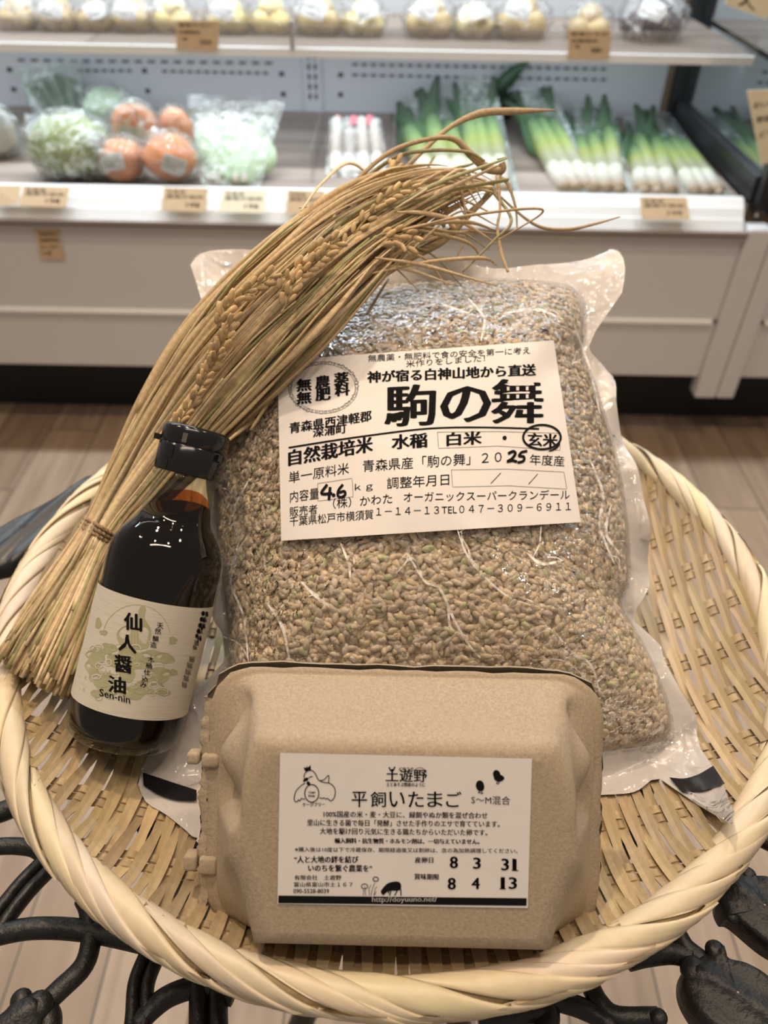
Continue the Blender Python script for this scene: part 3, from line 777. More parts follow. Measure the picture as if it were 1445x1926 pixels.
D.text('青森県西津軽郡', 62,462, 445,402, 50, 1.6, 0.5); D.text('深浦町', 172,480, 328,458, 44, 1.6, 0.5)
D.line([(57,528),(270,494),(500,462),(680,441),(840,433),(1040,434),(1232,440)], 8, 60)
D.text('自然栽培米', 58,614, 450,546, 74, 3.4, 0.9); D.text('水稲', 543,536, 705,526, 68, 3.4, 0.9)
D.line([(755,455),(1040,452),(1328,460),(1330,540),(1040,520),(760,531),(755,455)], 1.6)
D.text('白米', 800,520, 960,511, 62, 3.2, 0.8); D.disc(1070,482,10); D.text('玄米', 1180,520, 1318,526, 62, 2.6, 0.8)
D.text('単一原料米', 58,696, 340,650, 54); D.text('青森県産「駒の舞」２０', 405,642, 1056,598, 56); D.text('年度産', 1188,608, 1350,616, 50)
D.text('内容量', 64,786, 198,768, 54); D.text('ｋｇ', 368,738, 452,730, 40)
D.line([(193,696),(355,671),(360,758),(195,778),(193,696)], 1.6)
D.text('調整年月日', 518,722, 810,703, 54); D.line([(820,632),(1080,628),(1348,642),(1362,722),(1090,706),(826,712),(820,632)], 1.6)
D.line([(1005,696),(1052,646)], 3); D.line([(1182,699),(1225,651)], 3)
D.text('販売者', 62,852, 192,838, 46); D.text('（株）かわた', 265,815, 543,790, 50); D.text('オーガニックスーパークランデール', 597,782, 1375,770, 46)
D.text('千葉県松戸市横須賀', 62,897, 454,862, 46); D.text('１－１４－１３TEL０４７－３０９－６９１１', 468,846, 1380,820, 36)
# wreath of small loops
for k in range(46):
    q = 2*np.pi*k/46; D.ring(220+157*math.cos(q), 246+116*math.sin(q)-0.05*157*math.cos(q), 5.5 if k % 3 else 9, 4.5 if k % 3 else 7, 1.5, 10)
D.ring(220,246,150,110,1.3); D.ring(220,246,163,121,1.3)
lt = D.build('lettering', M['ink'], lab)
H = Decal(BS, 0.00034, (520, 630), 2.491)
a = np.linspace(0.2, 2*np.pi+0.6, 60); H.line(np.stack([1245+88*np.cos(a)*(1+0.01*np.sin(3*a)), 478+57*np.sin(a)], 1), 10, 120)
H.line([(1328,490),(1322,518),(1300,536),(1276,545)], 9, 20, taper=True)
H.build('handwritten_lettering', M['ink'], lab); H = Decal(BS, 0.00034, (520, 630), 2.491)
H.line([(1086,556),(1110,545),(1120,556),(1104,580),(1084,592),(1108,588),(1128,594)], 13, 40); H.line([(1150,548),(1138,566),(1160,570),(1158,590),(1130,598)], 12, 30); H.line([(1148,549),(1176,543)], 12)
H.build('handwritten_lettering', M['ink'], lab); H = Decal(BS, 0.00034, (520, 630), 2.491)
H.line([(238,700),(212,742),(262,742)], 13, 30); H.line([(252,712),(246,774)], 13); H.disc(268,750,9)
H.line([(312,700),(292,726),(288,752),(304,760),(322,748),(318,732),(294,738)], 12, 40)
H.build('handwritten_lettering', M['ink'], lab)
# whitish creases pressed into the film
t_ = NT('film_crease'); tr = t_.n('BsdfTransparent'); df = t_.n('BsdfPrincipled', Roughness=0.25); df.inputs[0].default_value = (0.95, 0.92, 0.88, 1); mx = t_.n('MixShader')
t_.l(t_.ramp(t_.noise(t_.coord(), 240, 3), [(0.38, (0.15, 0.15, 0.15)), (0.6, (0.95, 0.95, 0.95))]), mx.inputs[0]); t_.l(tr.outputs[0], mx.inputs[1]); t_.l(df.outputs[0], mx.inputs[2]); t_.l(mx.outputs[0], t_.out.inputs[0])
D = Decal(BS, -0.0006); rk = np.random.default_rng(9)
CR = [[(858,985),(880,1040),(905,1080),(950,1118),(1000,1140)],[(868,1000),(872,1035),(900,1070)],[(770,1045),(800,1090),(830,1110),(855,1165),(880,1210),(905,1238)],[(830,1108),(845,1140),(850,1180),(880,1200)],[(745,1075),(775,1050),(800,1090)],[(440,1040),(432,1100),(455,1160),(468,1250)],[(432,1100),(440,1060),(452,1010)],[(500,1130),(530,1180),(545,1240)],[(990,1040),(1020,1060),(1060,1055)],[(640,1020),(655,1060),(660,1085)],[(1040,1180),(1075,1225),(1110,1250),(1130,1300)],[(1110,860),(1135,930),(1130,990),(1155,1060)],[(1150,950),(1140,1000),(1165,1040)],[(1085,620),(1110,690),(1130,780)],[(880,560),(910,600),(905,640)],[(1000,1240),(1060,1240),(1120,1290),(1150,1300)],[(470,900),(440,960),(446,1010)],[(560,1090),(600,1130),(640,1150)],[(1090,1290),(1120,1340),(1180,1350)],[(700,570),(760,585),(820,575),(880,590)],[(950,590),(1010,580),(1060,600)]]
for P in CR:
    D = Decal(BS, -0.0006); P = np.array(P, float); D.line(P+rk.normal(0, 1.5, P.shape), rk.uniform(2.5, 6), 40, taper=True)
    for _ in range(2):
        i = rk.integers(0, len(P)-1); q = P[i]+(P[i+1]-P[i])*rk.uniform(); e = q+rk.normal(0, 28, 2); D.line([q, (q+e)/2+rk.normal(0, 6, 2), e], rk.uniform(1.2, 3), 16, taper=True)
    D.build('film_crease', t_.m, bag)
# ------------------------------------------------------------------ egg carton
CN = np.array([0, -cp, sp]); CV = np.array([0, sp, cp]); CU0 = np.array([1.0, 0, 0])
q_ = -0.006
CU = CU0*math.cos(q_)+CV*math.sin(q_); CV = CV*math.cos(q_)-CU0*math.sin(q_)
DF = 0.2602; KS = 0.2602/0.2766
CO = at(np.array(765.0), np.array(1795.0), DF)-CN*0.035*KS
def cxyz(u, v, w): return CO+KS*(np.asarray(u, float)[..., None]*CU+np.asarray(v, float)[..., None]*CV+np.asarray(w, float)[..., None]*CN)
carton = thing('egg_carton', 'closed grey-brown pulp egg carton with a white label, leaning on the rice bag', 'egg carton', tuple(CO))
def clipped(u0, u1, v0, v1, ct, cb, kt, kb, K=9, E=14):
    """rounded rectangle: corner cuts ct (top) cb (bottom) as (du,dv); k = 1 follows the corner, <0.5 scoops inward"""
    pts = []
    def corner(cx, cy, a, b, k):
        a = np.array(a); b = np.array(b); c = np.array((cx, cy)); m = (a+b)/2; ctl = m+(c-m)*k
        for t in np.linspace(0, 1, K): pts.append((1-t)**2*a+2*t*(1-t)*ctl+t*t*b)
    def edge(n=E):
        pts.append(None)
    C = [((u0, v0), (u0, v0+cb[1]), (u0+cb[0], v0), kb), ((u1, v0), (u1-cb[0], v0), (u1, v0+cb[1]), kb),
         ((u1, v1), (u1, v1-ct[1]), (u1-ct[0], v1), kt), ((u0, v1), (u0+ct[0], v1), (u0, v1-ct[1]), kt)]
    out = []
    for i, (c, a, b, k) in enumerate(C):
        pts.clear(); corner(c[0], c[1], a, b, k); out += [p.copy() for p in pts]
        nx = C[(i+1) % 4][1]
        for t in np.linspace(0, 1, E+2)[1:-1]: out.append(np.array(b)*(1-t)+np.array(nx)*t)
    return np.array(out)
B0 = dict(u0=-0.0758, u1=0.0738, v0=-0.0105, v1=0.0925)
F0 = dict(u0=-0.0668, u1=0.0636, v0=0.0, v1=0.0775)
def lid_loop(t, w, inset=0.0):
    g = {k: B0[k]*(1-t)+F0[k]*t for k in B0}
    g['u0'] += inset; g['u1'] -= inset; g['v0'] += inset; g['v1'] -= inset
    ct = (0.019*(1-t)+0.0105*t, 0.019*(1-t)+0.022*t); cb = (0.022*(1-t)+0.0110*t, 0.022*(1-t)+0.031*t)
    P = clipped(ct=ct, cb=cb, kt=1.0-0.75*t, kb=1.0-1.15*t, **g)
    return P, w
L = []
for t in np.linspace(0, 1, 14): L.append(lid_loop(t, 0.0025+0.0265*t))
for k in range(1, 6):
    a = k/5*np.pi/2; L.append(lid_loop(1.0+0.06*math.sin(a), 0.029+0.006*math.sin(a), 0.006*(1-math.cos(a))))
G = np.array([cxyz(p[:, 0], p[:, 1], np.full(len(p), w)) for p, w in L])
# scooped flutes at the ends: the pulp bulges around each egg
UVW = [(p, w) for p, w in L]
rn = np.random.default_rng(3)
for i, (p, w) in enumerate(UVW):
    t = min(1, max(0, (w-0.0025)/0.0265))
    side = sstep(0.058, 0.072, np.abs(p[:, 0]))
    v_ = p[:, 1]; win = sstep(0.040, 0.048, v_)*(1-sstep(0.082, 0.092, v_))
    dimple = side*(-0.0075*win*sstep(0.0, 0.16, t)+0.0085*np.exp(-((v_-0.064)/0.012)**2-((t-0.45)/0.30)**2))-0.003*side*(1-sstep(0.012, 0.03, v_))*sstep(0.2, 0.7, t)
    G[i] += (np.sign(p[:, 0])*dimple)[:, None]*CU
t_ = NT('moulded_pulp'); v_ = t_.coord()
f1 = t_.noise(v_, 900, 5, 0.7); f2 = t_.noise(v_, 60, 3); sp_ = t_.noise(t_.coord((1, 1, 1)), 2200, 1)
c_ = t_.ramp(f1, [(0.3, (0.33, 0.255, 0.175)), (0.7, (0.51, 0.41, 0.295))]); c_ = t_.mix(t_.ramp(f2, [(0.35, (0, 0, 0)), (0.7, (0.5, 0.5, 0.5))]), c_, (0.43, 0.34, 0.24))
c_ = t_.mix(t_.ramp(sp_, [(0.27, (1, 1, 1)), (0.30, (0, 0, 0))]), c_, (0.22, 0.15, 0.10))
t_.bsdf(c_, 0.9, t_.bump(f1, 0.5, 0.0005)); M['pulp'] = t_.m
lidm = MB().grid(G, closed_v=True)
top_ = G[-1]; c0 = cxyz(np.array(-0.001), np.array(0.038), np.array(0.0352))
inner = [c0+(top_-c0)*f for f in (0.8, 0.5, 0.2)]
lidm.grid(np.array([top_]+inner), closed_v=True); nL = len(top_)
lidm.add(inner[-1], [tuple(range(nL))])
# lid flange (the thin closing edge), slightly rough
FO = clipped(-0.0805, 0.0785, -0.0140, 0.0950, (0.021, 0.021), (0.024, 0.026), 1.0, 1.0)
def rough(P, amp):
    c = P.mean(0); d = P-c; d /= np.linalg.norm(d, axis=1)[:, None]
    return P+d*(rn.normal(0, amp, len(P)))[:, None]
lb = L[0][0]; FOr = rough(FO, 0.00025)
fl = [cxyz(lb[:, 0], lb[:, 1], np.full(len(lb), 0.0025)), cxyz((lb*0.6+FOr*0.4)[:, 0], (lb*0.6+FOr*0.4)[:, 1], np.full(len(lb), 0.0012)), cxyz(FOr[:, 0], FOr[:, 1], np.full(len(lb), 0.0014)), cxyz(FOr[:, 0], FOr[:, 1], np.full(len(lb), -0.0004)), cxyz(lb[:, 0], lb[:, 1], np.full(len(lb), -0.0004))]
lidm.grid(np.array(fl), closed_v=True)
lid = lidm.build('lid', M['pulp'], carton)
bm_ = MB(); FO2 = rough(clipped(-0.0828, 0.0790, -0.0146, 0.0966, (0.024, 0.024), (0.026, 0.028), 1.0, 1.0), 0.0005)
lp = []
for f, w in ((1.0, -0.0012), (1.004, -0.0030), (0.93, -0.0032), (0.91, -0.008), (0.86, -0.016), (0.76, -0.023), (0.55, -0.025), (0.05, -0.025)):
    c = np.array([-0.001, 0.041]); P = c+(FO2-c)*f
    if f < 0.9: P = P+0.0025*np.sin(P[:, :1]*120)*np.array([[0, 1.0]])
    lp.append(cxyz(P[:, 0], P[:, 1], np.full(len(P), w)))
base_ = bm_.grid(np.array(lp), closed_v=True).build('base', M['pulp'], carton)
def px2c(px, py, w):
    p = onP(np.array(float(px)), np.array(float(py)), CO+CN*w, CN)-CO; return float(p @ CU)/KS, float(p @ CV)/KS
for (x0, y0, x1, y1) in ((352,1414,406,1440), (346,1606,402,1640)):
    u0, v1 = px2c(x0, y0, 0); u1, v0 = px2c(x1, y1, 0)
    for k, (w0, w1, du) in enumerate(((-0.004, 0.0035, 0.0), (-0.006, 0.0015, -0.0))):
        mb = MB(); ua, ub = (u0, (u0+u1)/2-0.0006) if k else ((u0+u1)/2+0.0006, u1+0.002)
        Mx = np.eye(4); Mx[:3, 0], Mx[:3, 1], Mx[:3, 2], Mx[:3, 3] = CU*KS, CV*KS, CN*KS, CO
        o = mb.box((ua, v0+0.0004*k, w0), (ub, v1, w1), M=Mx).build('locking_tab', M['pulp'], carton); bevel(o, 0.0012, 3)
# torn hinge edge between the tabs on the left
te = MB(); vv = np.linspace(-0.004, 0.082, 70)
e0 = -0.0832+0.0007*np.sin(vv*260)+rn.normal(0, 0.00035, 70); e1 = e0+0.0036
te.grid(np.array([cxyz(e0, vv, np.full(70, -0.0035)), cxyz(e0-0.0006, vv, np.full(70, -0.001)), cxyz(e0+0.001, vv, np.full(70, 0.0006+0.0002*rn.normal(0, 1, 70))), cxyz(e1, vv, np.full(70, 0.0010))]))
te.build('torn_hinge', M['pulp'], carton)
CP = Plane(CO+CN*0.0354*KS, CN)
clab = MB().grid(quad_sheet(CP, [(527,1416),(1001,1427),(993,1708),(522,1700)], 0.0, 12, 8)).build('paper_label', M['paper'], carton)
D = Decal(CP, 0.00018)
D.text('平飼いたまご', 662,1518, 868,1518, 29, 0.35, spread=True)
D.text('土遊野', 726,1470, 803,1471, 24, 0.45, 0.1); D.text('どゆうの', 751,1449, 778,1449, 6, 0.2); D.text('土とあそぶ野原のように', 727,1479, 800,1480, 7.5, 0.2)
D.line([(732,1443),(735,1449),(740,1449),(743,1442)], 2.5); D.ring(790,1455,12,11,0.9,16,3.6,6.2)
D.text('S〜M混合', 887,1512, 960,1514, 16)
T_ = [('100%国産の米・麦・大豆に、緑餌やぬか類を混ぜ合わせ',609,1537,917,1540,12,.25),('里山に生きる菌で毎日「発酵」させた手作りのエサで育てています。',578,1553,940,1556,12,.25),('大地を駆け回り元気に生きる鶏たちからいただいた卵です。',602,1569,917,1572,12,.25),('輸入飼料・抗生物質・ホルモン剤は、一切与えていません。',630,1586,902,1588,10,.45),('※購入後は10度以下で冷蔵保存、期限経過後又は割卵は、念の為加熱調理してください。',555,1602,974,1605,9,.1),('“人と大地の絆を結び',554,1623,674,1623,13,.45),('いのちを繋ぐ農業を”',580,1639,700,1640,13,.45),('有限会社　土遊野',554,1655,642,1655,9,.15),('富山県富山市土１６７',553,1668,663,1668,9,.15),('090-5528-8039',552,1680,619,1680,8,.15),('産卵日',781,1623,815,1623,11,.35),('賞味期限',780,1654,826,1655,11,.35)]
for b, x0, y0, x1, y1, h, bo in T_: D.text(b, x0, y0, x1, y1, h, bo)
for b, x0, y0, x1, y1, h in (('8',847,1633,861,1633,22),('3',891,1634,904,1634,21),('3',944,1637,957,1637,22),('1',965,1637,971,1638,22),('8',843,1673,857,1673,22),('4',888,1672,902,1672,21),('1',943,1672,949,1672,22),('3',958,1672,972,1672,22)): D.text(b, x0, y0, x1, y1, h, 0.9, 0.1)
D.line([(963,1637),(975,1637.5)], 1.6); D.line([(940,1671.5),(952,1672)], 1.6)
def Z5(P): return [(520+x/5.558, 1400+y/5.558) for x, y in P]
def Z6(P): return [(760+x/5.558, 1400+y/5.558) for x, y in P]
def Z7(P): return [(510+x/5.558, 1560+y/5.558) for x, y in P]
D.line(Z5([(300,405),(255,435),(205,490),(186,560),(195,595),(215,600),(230,580),(245,592),(262,565),(280,572),(300,570)]), 1.6, 60)
D.line(Z5([(288,350),(295,310),(330,275),(375,275),(410,310),(440,370),(500,398),(560,408),(605,450),(616,510),(600,565),(572,590),(550,578),(535,565),(520,572),(500,560),(480,565),(450,558)]), 1.6, 90)
D.line(Z5([(455,380),(500,368),(530,335),(545,325),(550,350),(545,400)]), 1.5, 30)
D.ring(*Z5([(370,512)])[0], 13.2, 16.5, 1.8, 40)
D.blob(Z5([(300,280),(285,238),(305,262),(322,225),(335,258),(358,215),(360,275)]))
D.blob(Z5([(278,395),(288,360),(325,348),(330,375)]), 16); D.blob(Z5([(315,400),(330,385),(355,405),(345,425),(320,420)]), 16); D.line(Z5([(335,355),(355,340),(380,335)]), 1.6)
D.text('Cage', *Z5([(338,518)])[0], *Z5([(408,514)])[0], 4.6, 0.3); D.text('Free', *Z5([(338,552)])[0], *Z5([(402,550)])[0], 4.6, 0.3)
D.text('ケージフリー', *Z5([(275,650)])[0], *Z5([(505,645)])[0], 7, 0.3)
D.blob(Z6([(930,305),(945,275),(975,270),(1000,290),(1010,315),(1040,335),(1050,355),(1030,380),(990,390),(950,370),(938,335)]), 40); D.line(Z6([(985,385),(968,408),(985,415),(1000,392)]), 1.4)
D.blob(Z6([(765,470),(752,430),(765,390),(795,378),(825,395),(840,440),(830,478),(795,490)]), 40); D.line(Z6([(790,490),(778,505),(800,505)]), 1.4); D.line(Z6([(818,488),(806,515),(830,512)]), 1.4)
D.blob(Z7([(1150,640),(1190,590),(1230,560),(1300,545),(1345,555),(1360,590),(1350,630),(1310,640),(1250,640),(1210,655),(1175,685),(1152,665)]), 50)
for P in ([(1255,630),(1250,660),(1238,690)], [(1320,630),(1310,660),(1290,690)], [(1345,600),(1358,640),(1358,692)], [(1235,640),(1225,670)]): D.line(Z7(P), 1.9)
for P in ([(1085,560),(1060,620),(1045,690)], [(1075,690),(1090,620),(1110,600)], [(1030,690),(1025,620),(1045,580)], [(990,690),(985,640),(980,600)], [(965,690),(970,640),(958,630)], [(1080,690),(1100,650)]): D.line(Z7(P), 0.9, 12)
D.ring(*Z7([(1095,520)])[0], 5, 4, 1.6, 14); D.ring(*Z7([(978,595)])[0], 6, 4.5, 1.4, 14)
D.blob([(524,1684.5),(991,1689.5),(990.5,1703.5),(523.5,1698.5)])
D.build('lettering', M['ink'], clab)
D = Decal(CP, 0.00032); D.text('http://doyuuno.net/', 700,1699.5, 822,1699, 13, 0.25); D.build('web_address', M['paper'], clab)

# ------------------------------------------------------------------ soy sauce bottle
BD = 0.352
b0 = at(np.array(230.0), np.array(1387.0), BD); b1 = at(np.array(373.0), np.array(807.0), BD)
BA = (b1-b0); BL = np.linalg.norm(BA); BA /= BL
BX = -np.cross([0, 0, 1.0], BA); BX /= np.linalg.norm(BX); BY = np.cross(BA, BX)     # BY points away/down, -BY faces the viewer
BM = np.eye(4); BM[:3, 0], BM[:3, 1], BM[:3, 2], BM[:3, 3] = BX, BY, BA, b0
bottle = thing('soy_sauce_bottle', 'small glass bottle of dark soy sauce with a black cap and a cream label', 'bottle', tuple(b0))
prof = np.array([(0.0,0.022),(0.10,0.020),(0.135,0.0),(0.155,0.002),(0.166,0.012),(0.174,0.03),(0.178,0.06),(0.1795,0.10),(0.180,0.2),(0.180,0.35),(0.180,0.50),(0.1805,0.555),(0.178,0.59),(0.170,0.622),(0.155,0.652),(0.137,0.676),(0.120,0.698),(0.110,0.722),(0.104,0.75),(0.100,0.78),(0.096,0.81),(0.094,0.828),(0.100,0.832),(0.105,0.838),(0.105,0.846),(0.099,0.850),(0.093,0.853),(0.093,0.875)])*BL
def dense(p, n): 
    s = np.r_[0, np.cumsum(np.linalg.norm(np.diff(p, axis=0), axis=1))]; t = np.linspace(0, s[-1], n); return np.stack([np.interp(t, s, p[:, 0]), np.interp(t, s, p[:, 1])], 1)
t_ = NT('bottle_glass')
tr = t_.n('BsdfTransparent'); tr.inputs[0].default_value = (0.90, 0.92, 0.88, 1); gl = t_.n('BsdfGlossy', Roughness=0.015)
lw_ = t_.n('LayerWeight', Blend=0.5); mx = t_.n('MixShader')
nb = t_.bump(t_.noise(t_.coord(), 35, 2), 0.12, 0.004); t_.l(nb, gl.inputs['Normal']); t_.l(nb, lw_.inputs['Normal'])
t_.l(t_.math('ADD', 0.05, t_.math('MULTIPLY', 0.9, t_.math('POWER', lw_.outputs['Facing'], 4.5))), mx.inputs[0]); t_.l(tr.outputs[0], mx.inputs[1]); t_.l(gl.outputs[0], mx.inputs[2]); t_.l(mx.outputs[0], t_.out.inputs[0])
M['glass'] = t_.m
MB().lathe(prof, 72, BM).build('glass_body', M['glass'], bottle)
t_ = NT('soy_liquid')
pb = t_.n('BsdfPrincipled', Roughness=0.03); pb.inputs['IOR'].default_value = 1.36; pb.inputs['Specular IOR Level'].default_value = 0.12; pb.inputs['Transmission Weight'].default_value = 0.0
pb.inputs['Base Color'].default_value = (0.004, 0.002, 0.0015, 1)
t_.l(pb.outputs[0], t_.out.inputs['Surface'])
M['soy'] = t_.m
ip = prof.copy(); ip = ip[(prof[:, 1] > 0.004*BL) & (prof[:, 1] < 0.83*BL)]; ip[:, 0] = np.maximum(ip[:, 0]-0.0007, 0)
ip = np.vstack([[(0.0, 0.016*BL), (0.14*BL, 0.016*BL)], ip[ip[:, 1] > 0.018*BL]])
liq = MB().lathe(ip, 64, BM, cap1=True).build('soy_sauce', M['soy'], bottle)
# thin amber film of sauce clinging to the back of the neck
t_ = NT('amber_sauce'); tr_ = t_.n('BsdfTransparent'); tr_.inputs[0].default_value = (0.55, 0.17, 0.03, 1); t_.l(tr_.outputs[0], t_.out.inputs[0])
rows = []
for q in np.linspace(0, 1, 8):
    r2 = []
    for a in np.linspace(-1.25, 1.25, 30):
        top = 0.805-0.045*(a/1.25)**2; lo_ = 0.70; s = (lo_+(top-lo_)*q)*BL; r = np.interp(s, prof[:, 1][3:], prof[:, 0][3:])-0.0016
        r2.append((r*math.cos(a+math.pi/2+0.15), r*math.sin(a+math.pi/2+0.15), s))
    rows.append(r2)
V = np.array(rows).reshape(-1, 3) @ BM[:3, :3].T+BM[:3, 3]
MB().grid(V.reshape(8, 30, 3)).build('sauce_residue', t_.m, bottle)
import bmesh
bm = bmesh.new(); bm.from_mesh(liq.data)
bmesh.ops.remove_doubles(bm, verts=bm.verts, dist=1e-6)
lv = b0+BA*(0.735*BL)
bmesh.ops.bisect_plane(bm, geom=bm.verts[:]+bm.edges[:]+bm.faces[:], plane_co=Vector(lv), plane_no=Vector(0.45*np.array([0, 0, 1.0])+0.55*BA).normalized(), clear_outer=True)
bmesh.ops.holes_fill(bm, edges=[e for e in bm.edges if e.is_boundary], sides=0)
bmesh.ops.recalc_face_normals(bm, faces=bm.faces); bm.to_mesh(liq.data); bm.free(); liq.data.update()
M['cap'] = simple('black_plastic', (0.008, 0.008, 0.010), 0.16, 0.1, 30)
cpf = np.array([(0.090,0.852),(0.1035,0.852),(0.1055,0.856),(0.1055,0.936),(0.1035,0.938),(0.1030,0.9395)])*BL
cap = MB().lathe(cpf, 64, BM).build('cap', M['cap'], bottle)
fpf = np.array([(0.1030,0.9395),(0.1050,0.941),(0.1050,0.975),(0.1030,0.990),(0.097,0.9985),(0.088,1.001),(0.05,1.0015),(0.0,1.0015)])*BL
flip = MB().lathe(fpf, 64, BM).build('flip_lid', M['cap'], cap)
def cylbox(r0, r1, a0, a1, s0, s1, name, m, parent, bw=0.0004):
    rows = []
    for r in (r0, r1):
        for s_ in (s0, s1): rows.append([(r*BL*math.cos(a), r*BL*math.sin(a), s_*BL) for a in np.linspace(a0, a1, 10)])
    G = np.array(rows)[[0, 1, 3, 2]]; V = G.reshape(-1, 3) @ BM[:3, :3].T+BM[:3, 3]
    mb = MB().grid(V.reshape(4, 10, 3), closed_u=True); mb.add(V.reshape(4, 10, 3)[:, 0], [(3, 2, 1, 0)]); mb.add(V.reshape(4, 10, 3)[:, -1], [(0, 1, 2, 3)])
    return mb.build(name, m, parent, smooth=False)
VA = -math.pi/2
cylbox(0.100, 0.125, VA-1.38, VA-1.05, 0.938, 0.956, 'thumb_tab', M['cap'], flip)
cylbox(0.100, 0.116, VA+1.25, VA+1.5, 0.915, 0.935, 'hinge', M['cap'], cap)
cylbox(0.104, 0.1075, VA-0.32, VA-0.05, 0.893, 0.932, 'release_window', M['cap'], cap)
cylbox(0.104, 0.1065, VA+0.12, VA+0.26, 0.946, 0.975, 'lid_rib', simple('worn_plastic', (0.10, 0.09, 0.075), 0.35, 0.3, 300), flip)
cylbox(0.104, 0.107, VA-0.40, VA-0.15, 0.856, 0.884, 'release_window', M['cap'], cap)
# label
LR = 0.1815*BL
M['bottle_paper'] = None
t_ = NT('bottle_label_paper'); 
mp_ = t_.n('Mapping'); tc_ = t_.n('TexCoord'); t_.l(tc_.outputs['UV'], mp_.inputs[0]); mp_.inputs['Scale'].default_value = (9, 95, 1)
w_ = t_.noise(mp_.outputs[0], 1.0, 4, 0.6, 0.4)
t_.bsdf(t_.ramp(w_, [(0.3, (0.58, 0.54, 0.45)), (0.7, (0.70, 0.66, 0.57))]), 0.65, t_.bump(w_, 0.2, 0.0002)); M['bottle_paper'] = t_.m
a_ = np.linspace(VA-1.75, VA+1.85, 60); s_ = np.linspace(0.122, 0.470, 14)*BL
G = np.array([[(LR*math.cos(a), LR*math.sin(a), s) for s in s_] for a in a_]); V = G.reshape(-1, 3) @ BM[:3, :3].T+BM[:3, 3]
blab = MB().grid(V.reshape(60, 14, 3)).build('paper_label', M['bottle_paper'], bottle)
uvl = blab.data.uv_layers.new(name='UVMap'); UVv = np.array([[(i/59, j/13) for j in range(14)] for i in range(60)]).reshape(-1, 2)
li = np.zeros(len(blab.data.loops), int); blab.data.loops.foreach_get('vertex_index', li); uvl.data.foreach_set('uv', UVv[li].ravel().astype(np.float32))
CY = Cyl(b0, BA, LR)
K4 = 1445/360.0
D = Decal(CY, 0.00012, (100, 1080), K4)
# pale green waves and a seated sage seen as soft shapes
rv = np.random.default_rng(11)
D.ring(630, 480, 255, 250, 3.0, 60, math.pi*1.08, math.pi*1.95)
D.blob([(600,470),(625,440),(640,330),(650,260),(680,235),(700,265),(690,330),(740,420),(730,500),(700,560),(560,560),(500,520),(480,450),(520,400),(570,395)], 60)
def wave_(cx, cy, w, h, seed):
    r = np.random.default_rng(seed); n = 26; a = np.arange(n)*2*np.pi/n
    R = 0.92+0.16*np.abs(np.sin(a*2.5+r.uniform(0, 6)))+0.10*np.sin(a*3+r.uniform(0, 6))
    D.blob(np.stack([cx+w*R*np.cos(a), cy+h*R*np.sin(a)], 1), 80)
for k in ((330,610,70,60),(420,560,60,40),(300,700,55,70),(360,790,80,60),(480,650,75,50),(560,600,70,45),(640,660,90,60),(760,620,110,45),(860,640,55,35),(800,760,90,60),(720,850,110,60),(600,890,100,50),(420,850,80,60),(330,900,45,30),(300,640,30,50),(905,500,30,28),(910,740,28,24),(840,890,45,30),(560,760,60,50),(340,370,22,40),(380,440,30,18)):
    wave_(*k, int(k[0]+k[1]))
for k in range(16):
    x, y = rv.uniform(240, 900), rv.uniform(560, 930); D.ring(x, y, rv.uniform(15, 45), rv.uniform(12, 30), 4, 20, rv.uniform(0, 3), rv.uniform(3.5, 6))
D.build('cloud_print', simple('sage_print', (0.42, 0.41, 0.24), 0.65, 0.05), blab)
D = Decal(CY, 0.00020, (100, 1080), K4)
for k in range(34):
    x, y = rv.uniform(270, 880), rv.uniform(520, 930); D.ring(x, y, rv.uniform(18, 50), rv.uniform(10, 26), rv.uniform(4, 11), 20, rv.uniform(0, 6), rv.uniform(6.5, 9))
for k in range(9): D.line([(545+k*20, 430+abs(k-4)*6), (535+k*24, 530)], 4)
D.build('cloud_gaps', M['bottle_paper'], blab)
D = Decal(CY, 0.00028, (100, 1080), K4)
def vchar(ch, x0, y0, x1, y1, h, b): D.text(ch, x0, y0, x1, y1, h, b, b*0.5)
vchar('仙',538,415,668,432,128,5); vchar('人',495,572,626,600,128,5); vchar('醤',465,732,590,752,128,5); vchar('油',418,885,545,905,122,5)
for ch, x, y in (('天',785,408),('然',768,450),('醸',752,505),('造',735,552),('木',716,662),('桶',700,710),('仕',685,758),('込',670,805),('み',658,852)): D.text(ch, x, y, x+46, y+6, 43, 0.8)
D.text('Sen-nin', 350,918, 580,978, 56, 1.0)
for k in range(4): D.disc(1134-k*12, 296+k*45, 13, ry=18)
D.disc(1086,466,11,ry=16); D.disc(1125,412,7,ry=14)
D.text('天然醸造', 1150,318, 1172,322, 38, 1.0); D.text('木桶仕込', 1128,362, 1160,366, 40, 1.0); D.text('醤油味', 1112,408, 1150,412, 40, 1.0); D.text('仙人', 1095,448, 1130,452, 40, 1.0); D.text('木桶', 1090,500, 1120,504, 40, 1); D.text('天然', 1068,535, 1100,540, 40, 1); D.text('仕込', 1058,568, 1085,572, 34, 1)
D.build('lettering', M['ink'], blab)
D = Decal(CY, 0.00028, (100, 1080), K4)
for k in range(5): D.text('醤油造', 1030-k*14, 660+k*48, 1068-k*14, 668+k*48, 42, 0.6)
D.line([(1040,622),(1078,628)], 3); D.line([(1035,640),(1074,646)], 3); D.line([(1018,660),(988,790)], 2)
D.build('small_print', simple('grey_print', (0.16, 0.15, 0.12), 0.65, 0.1), blab)

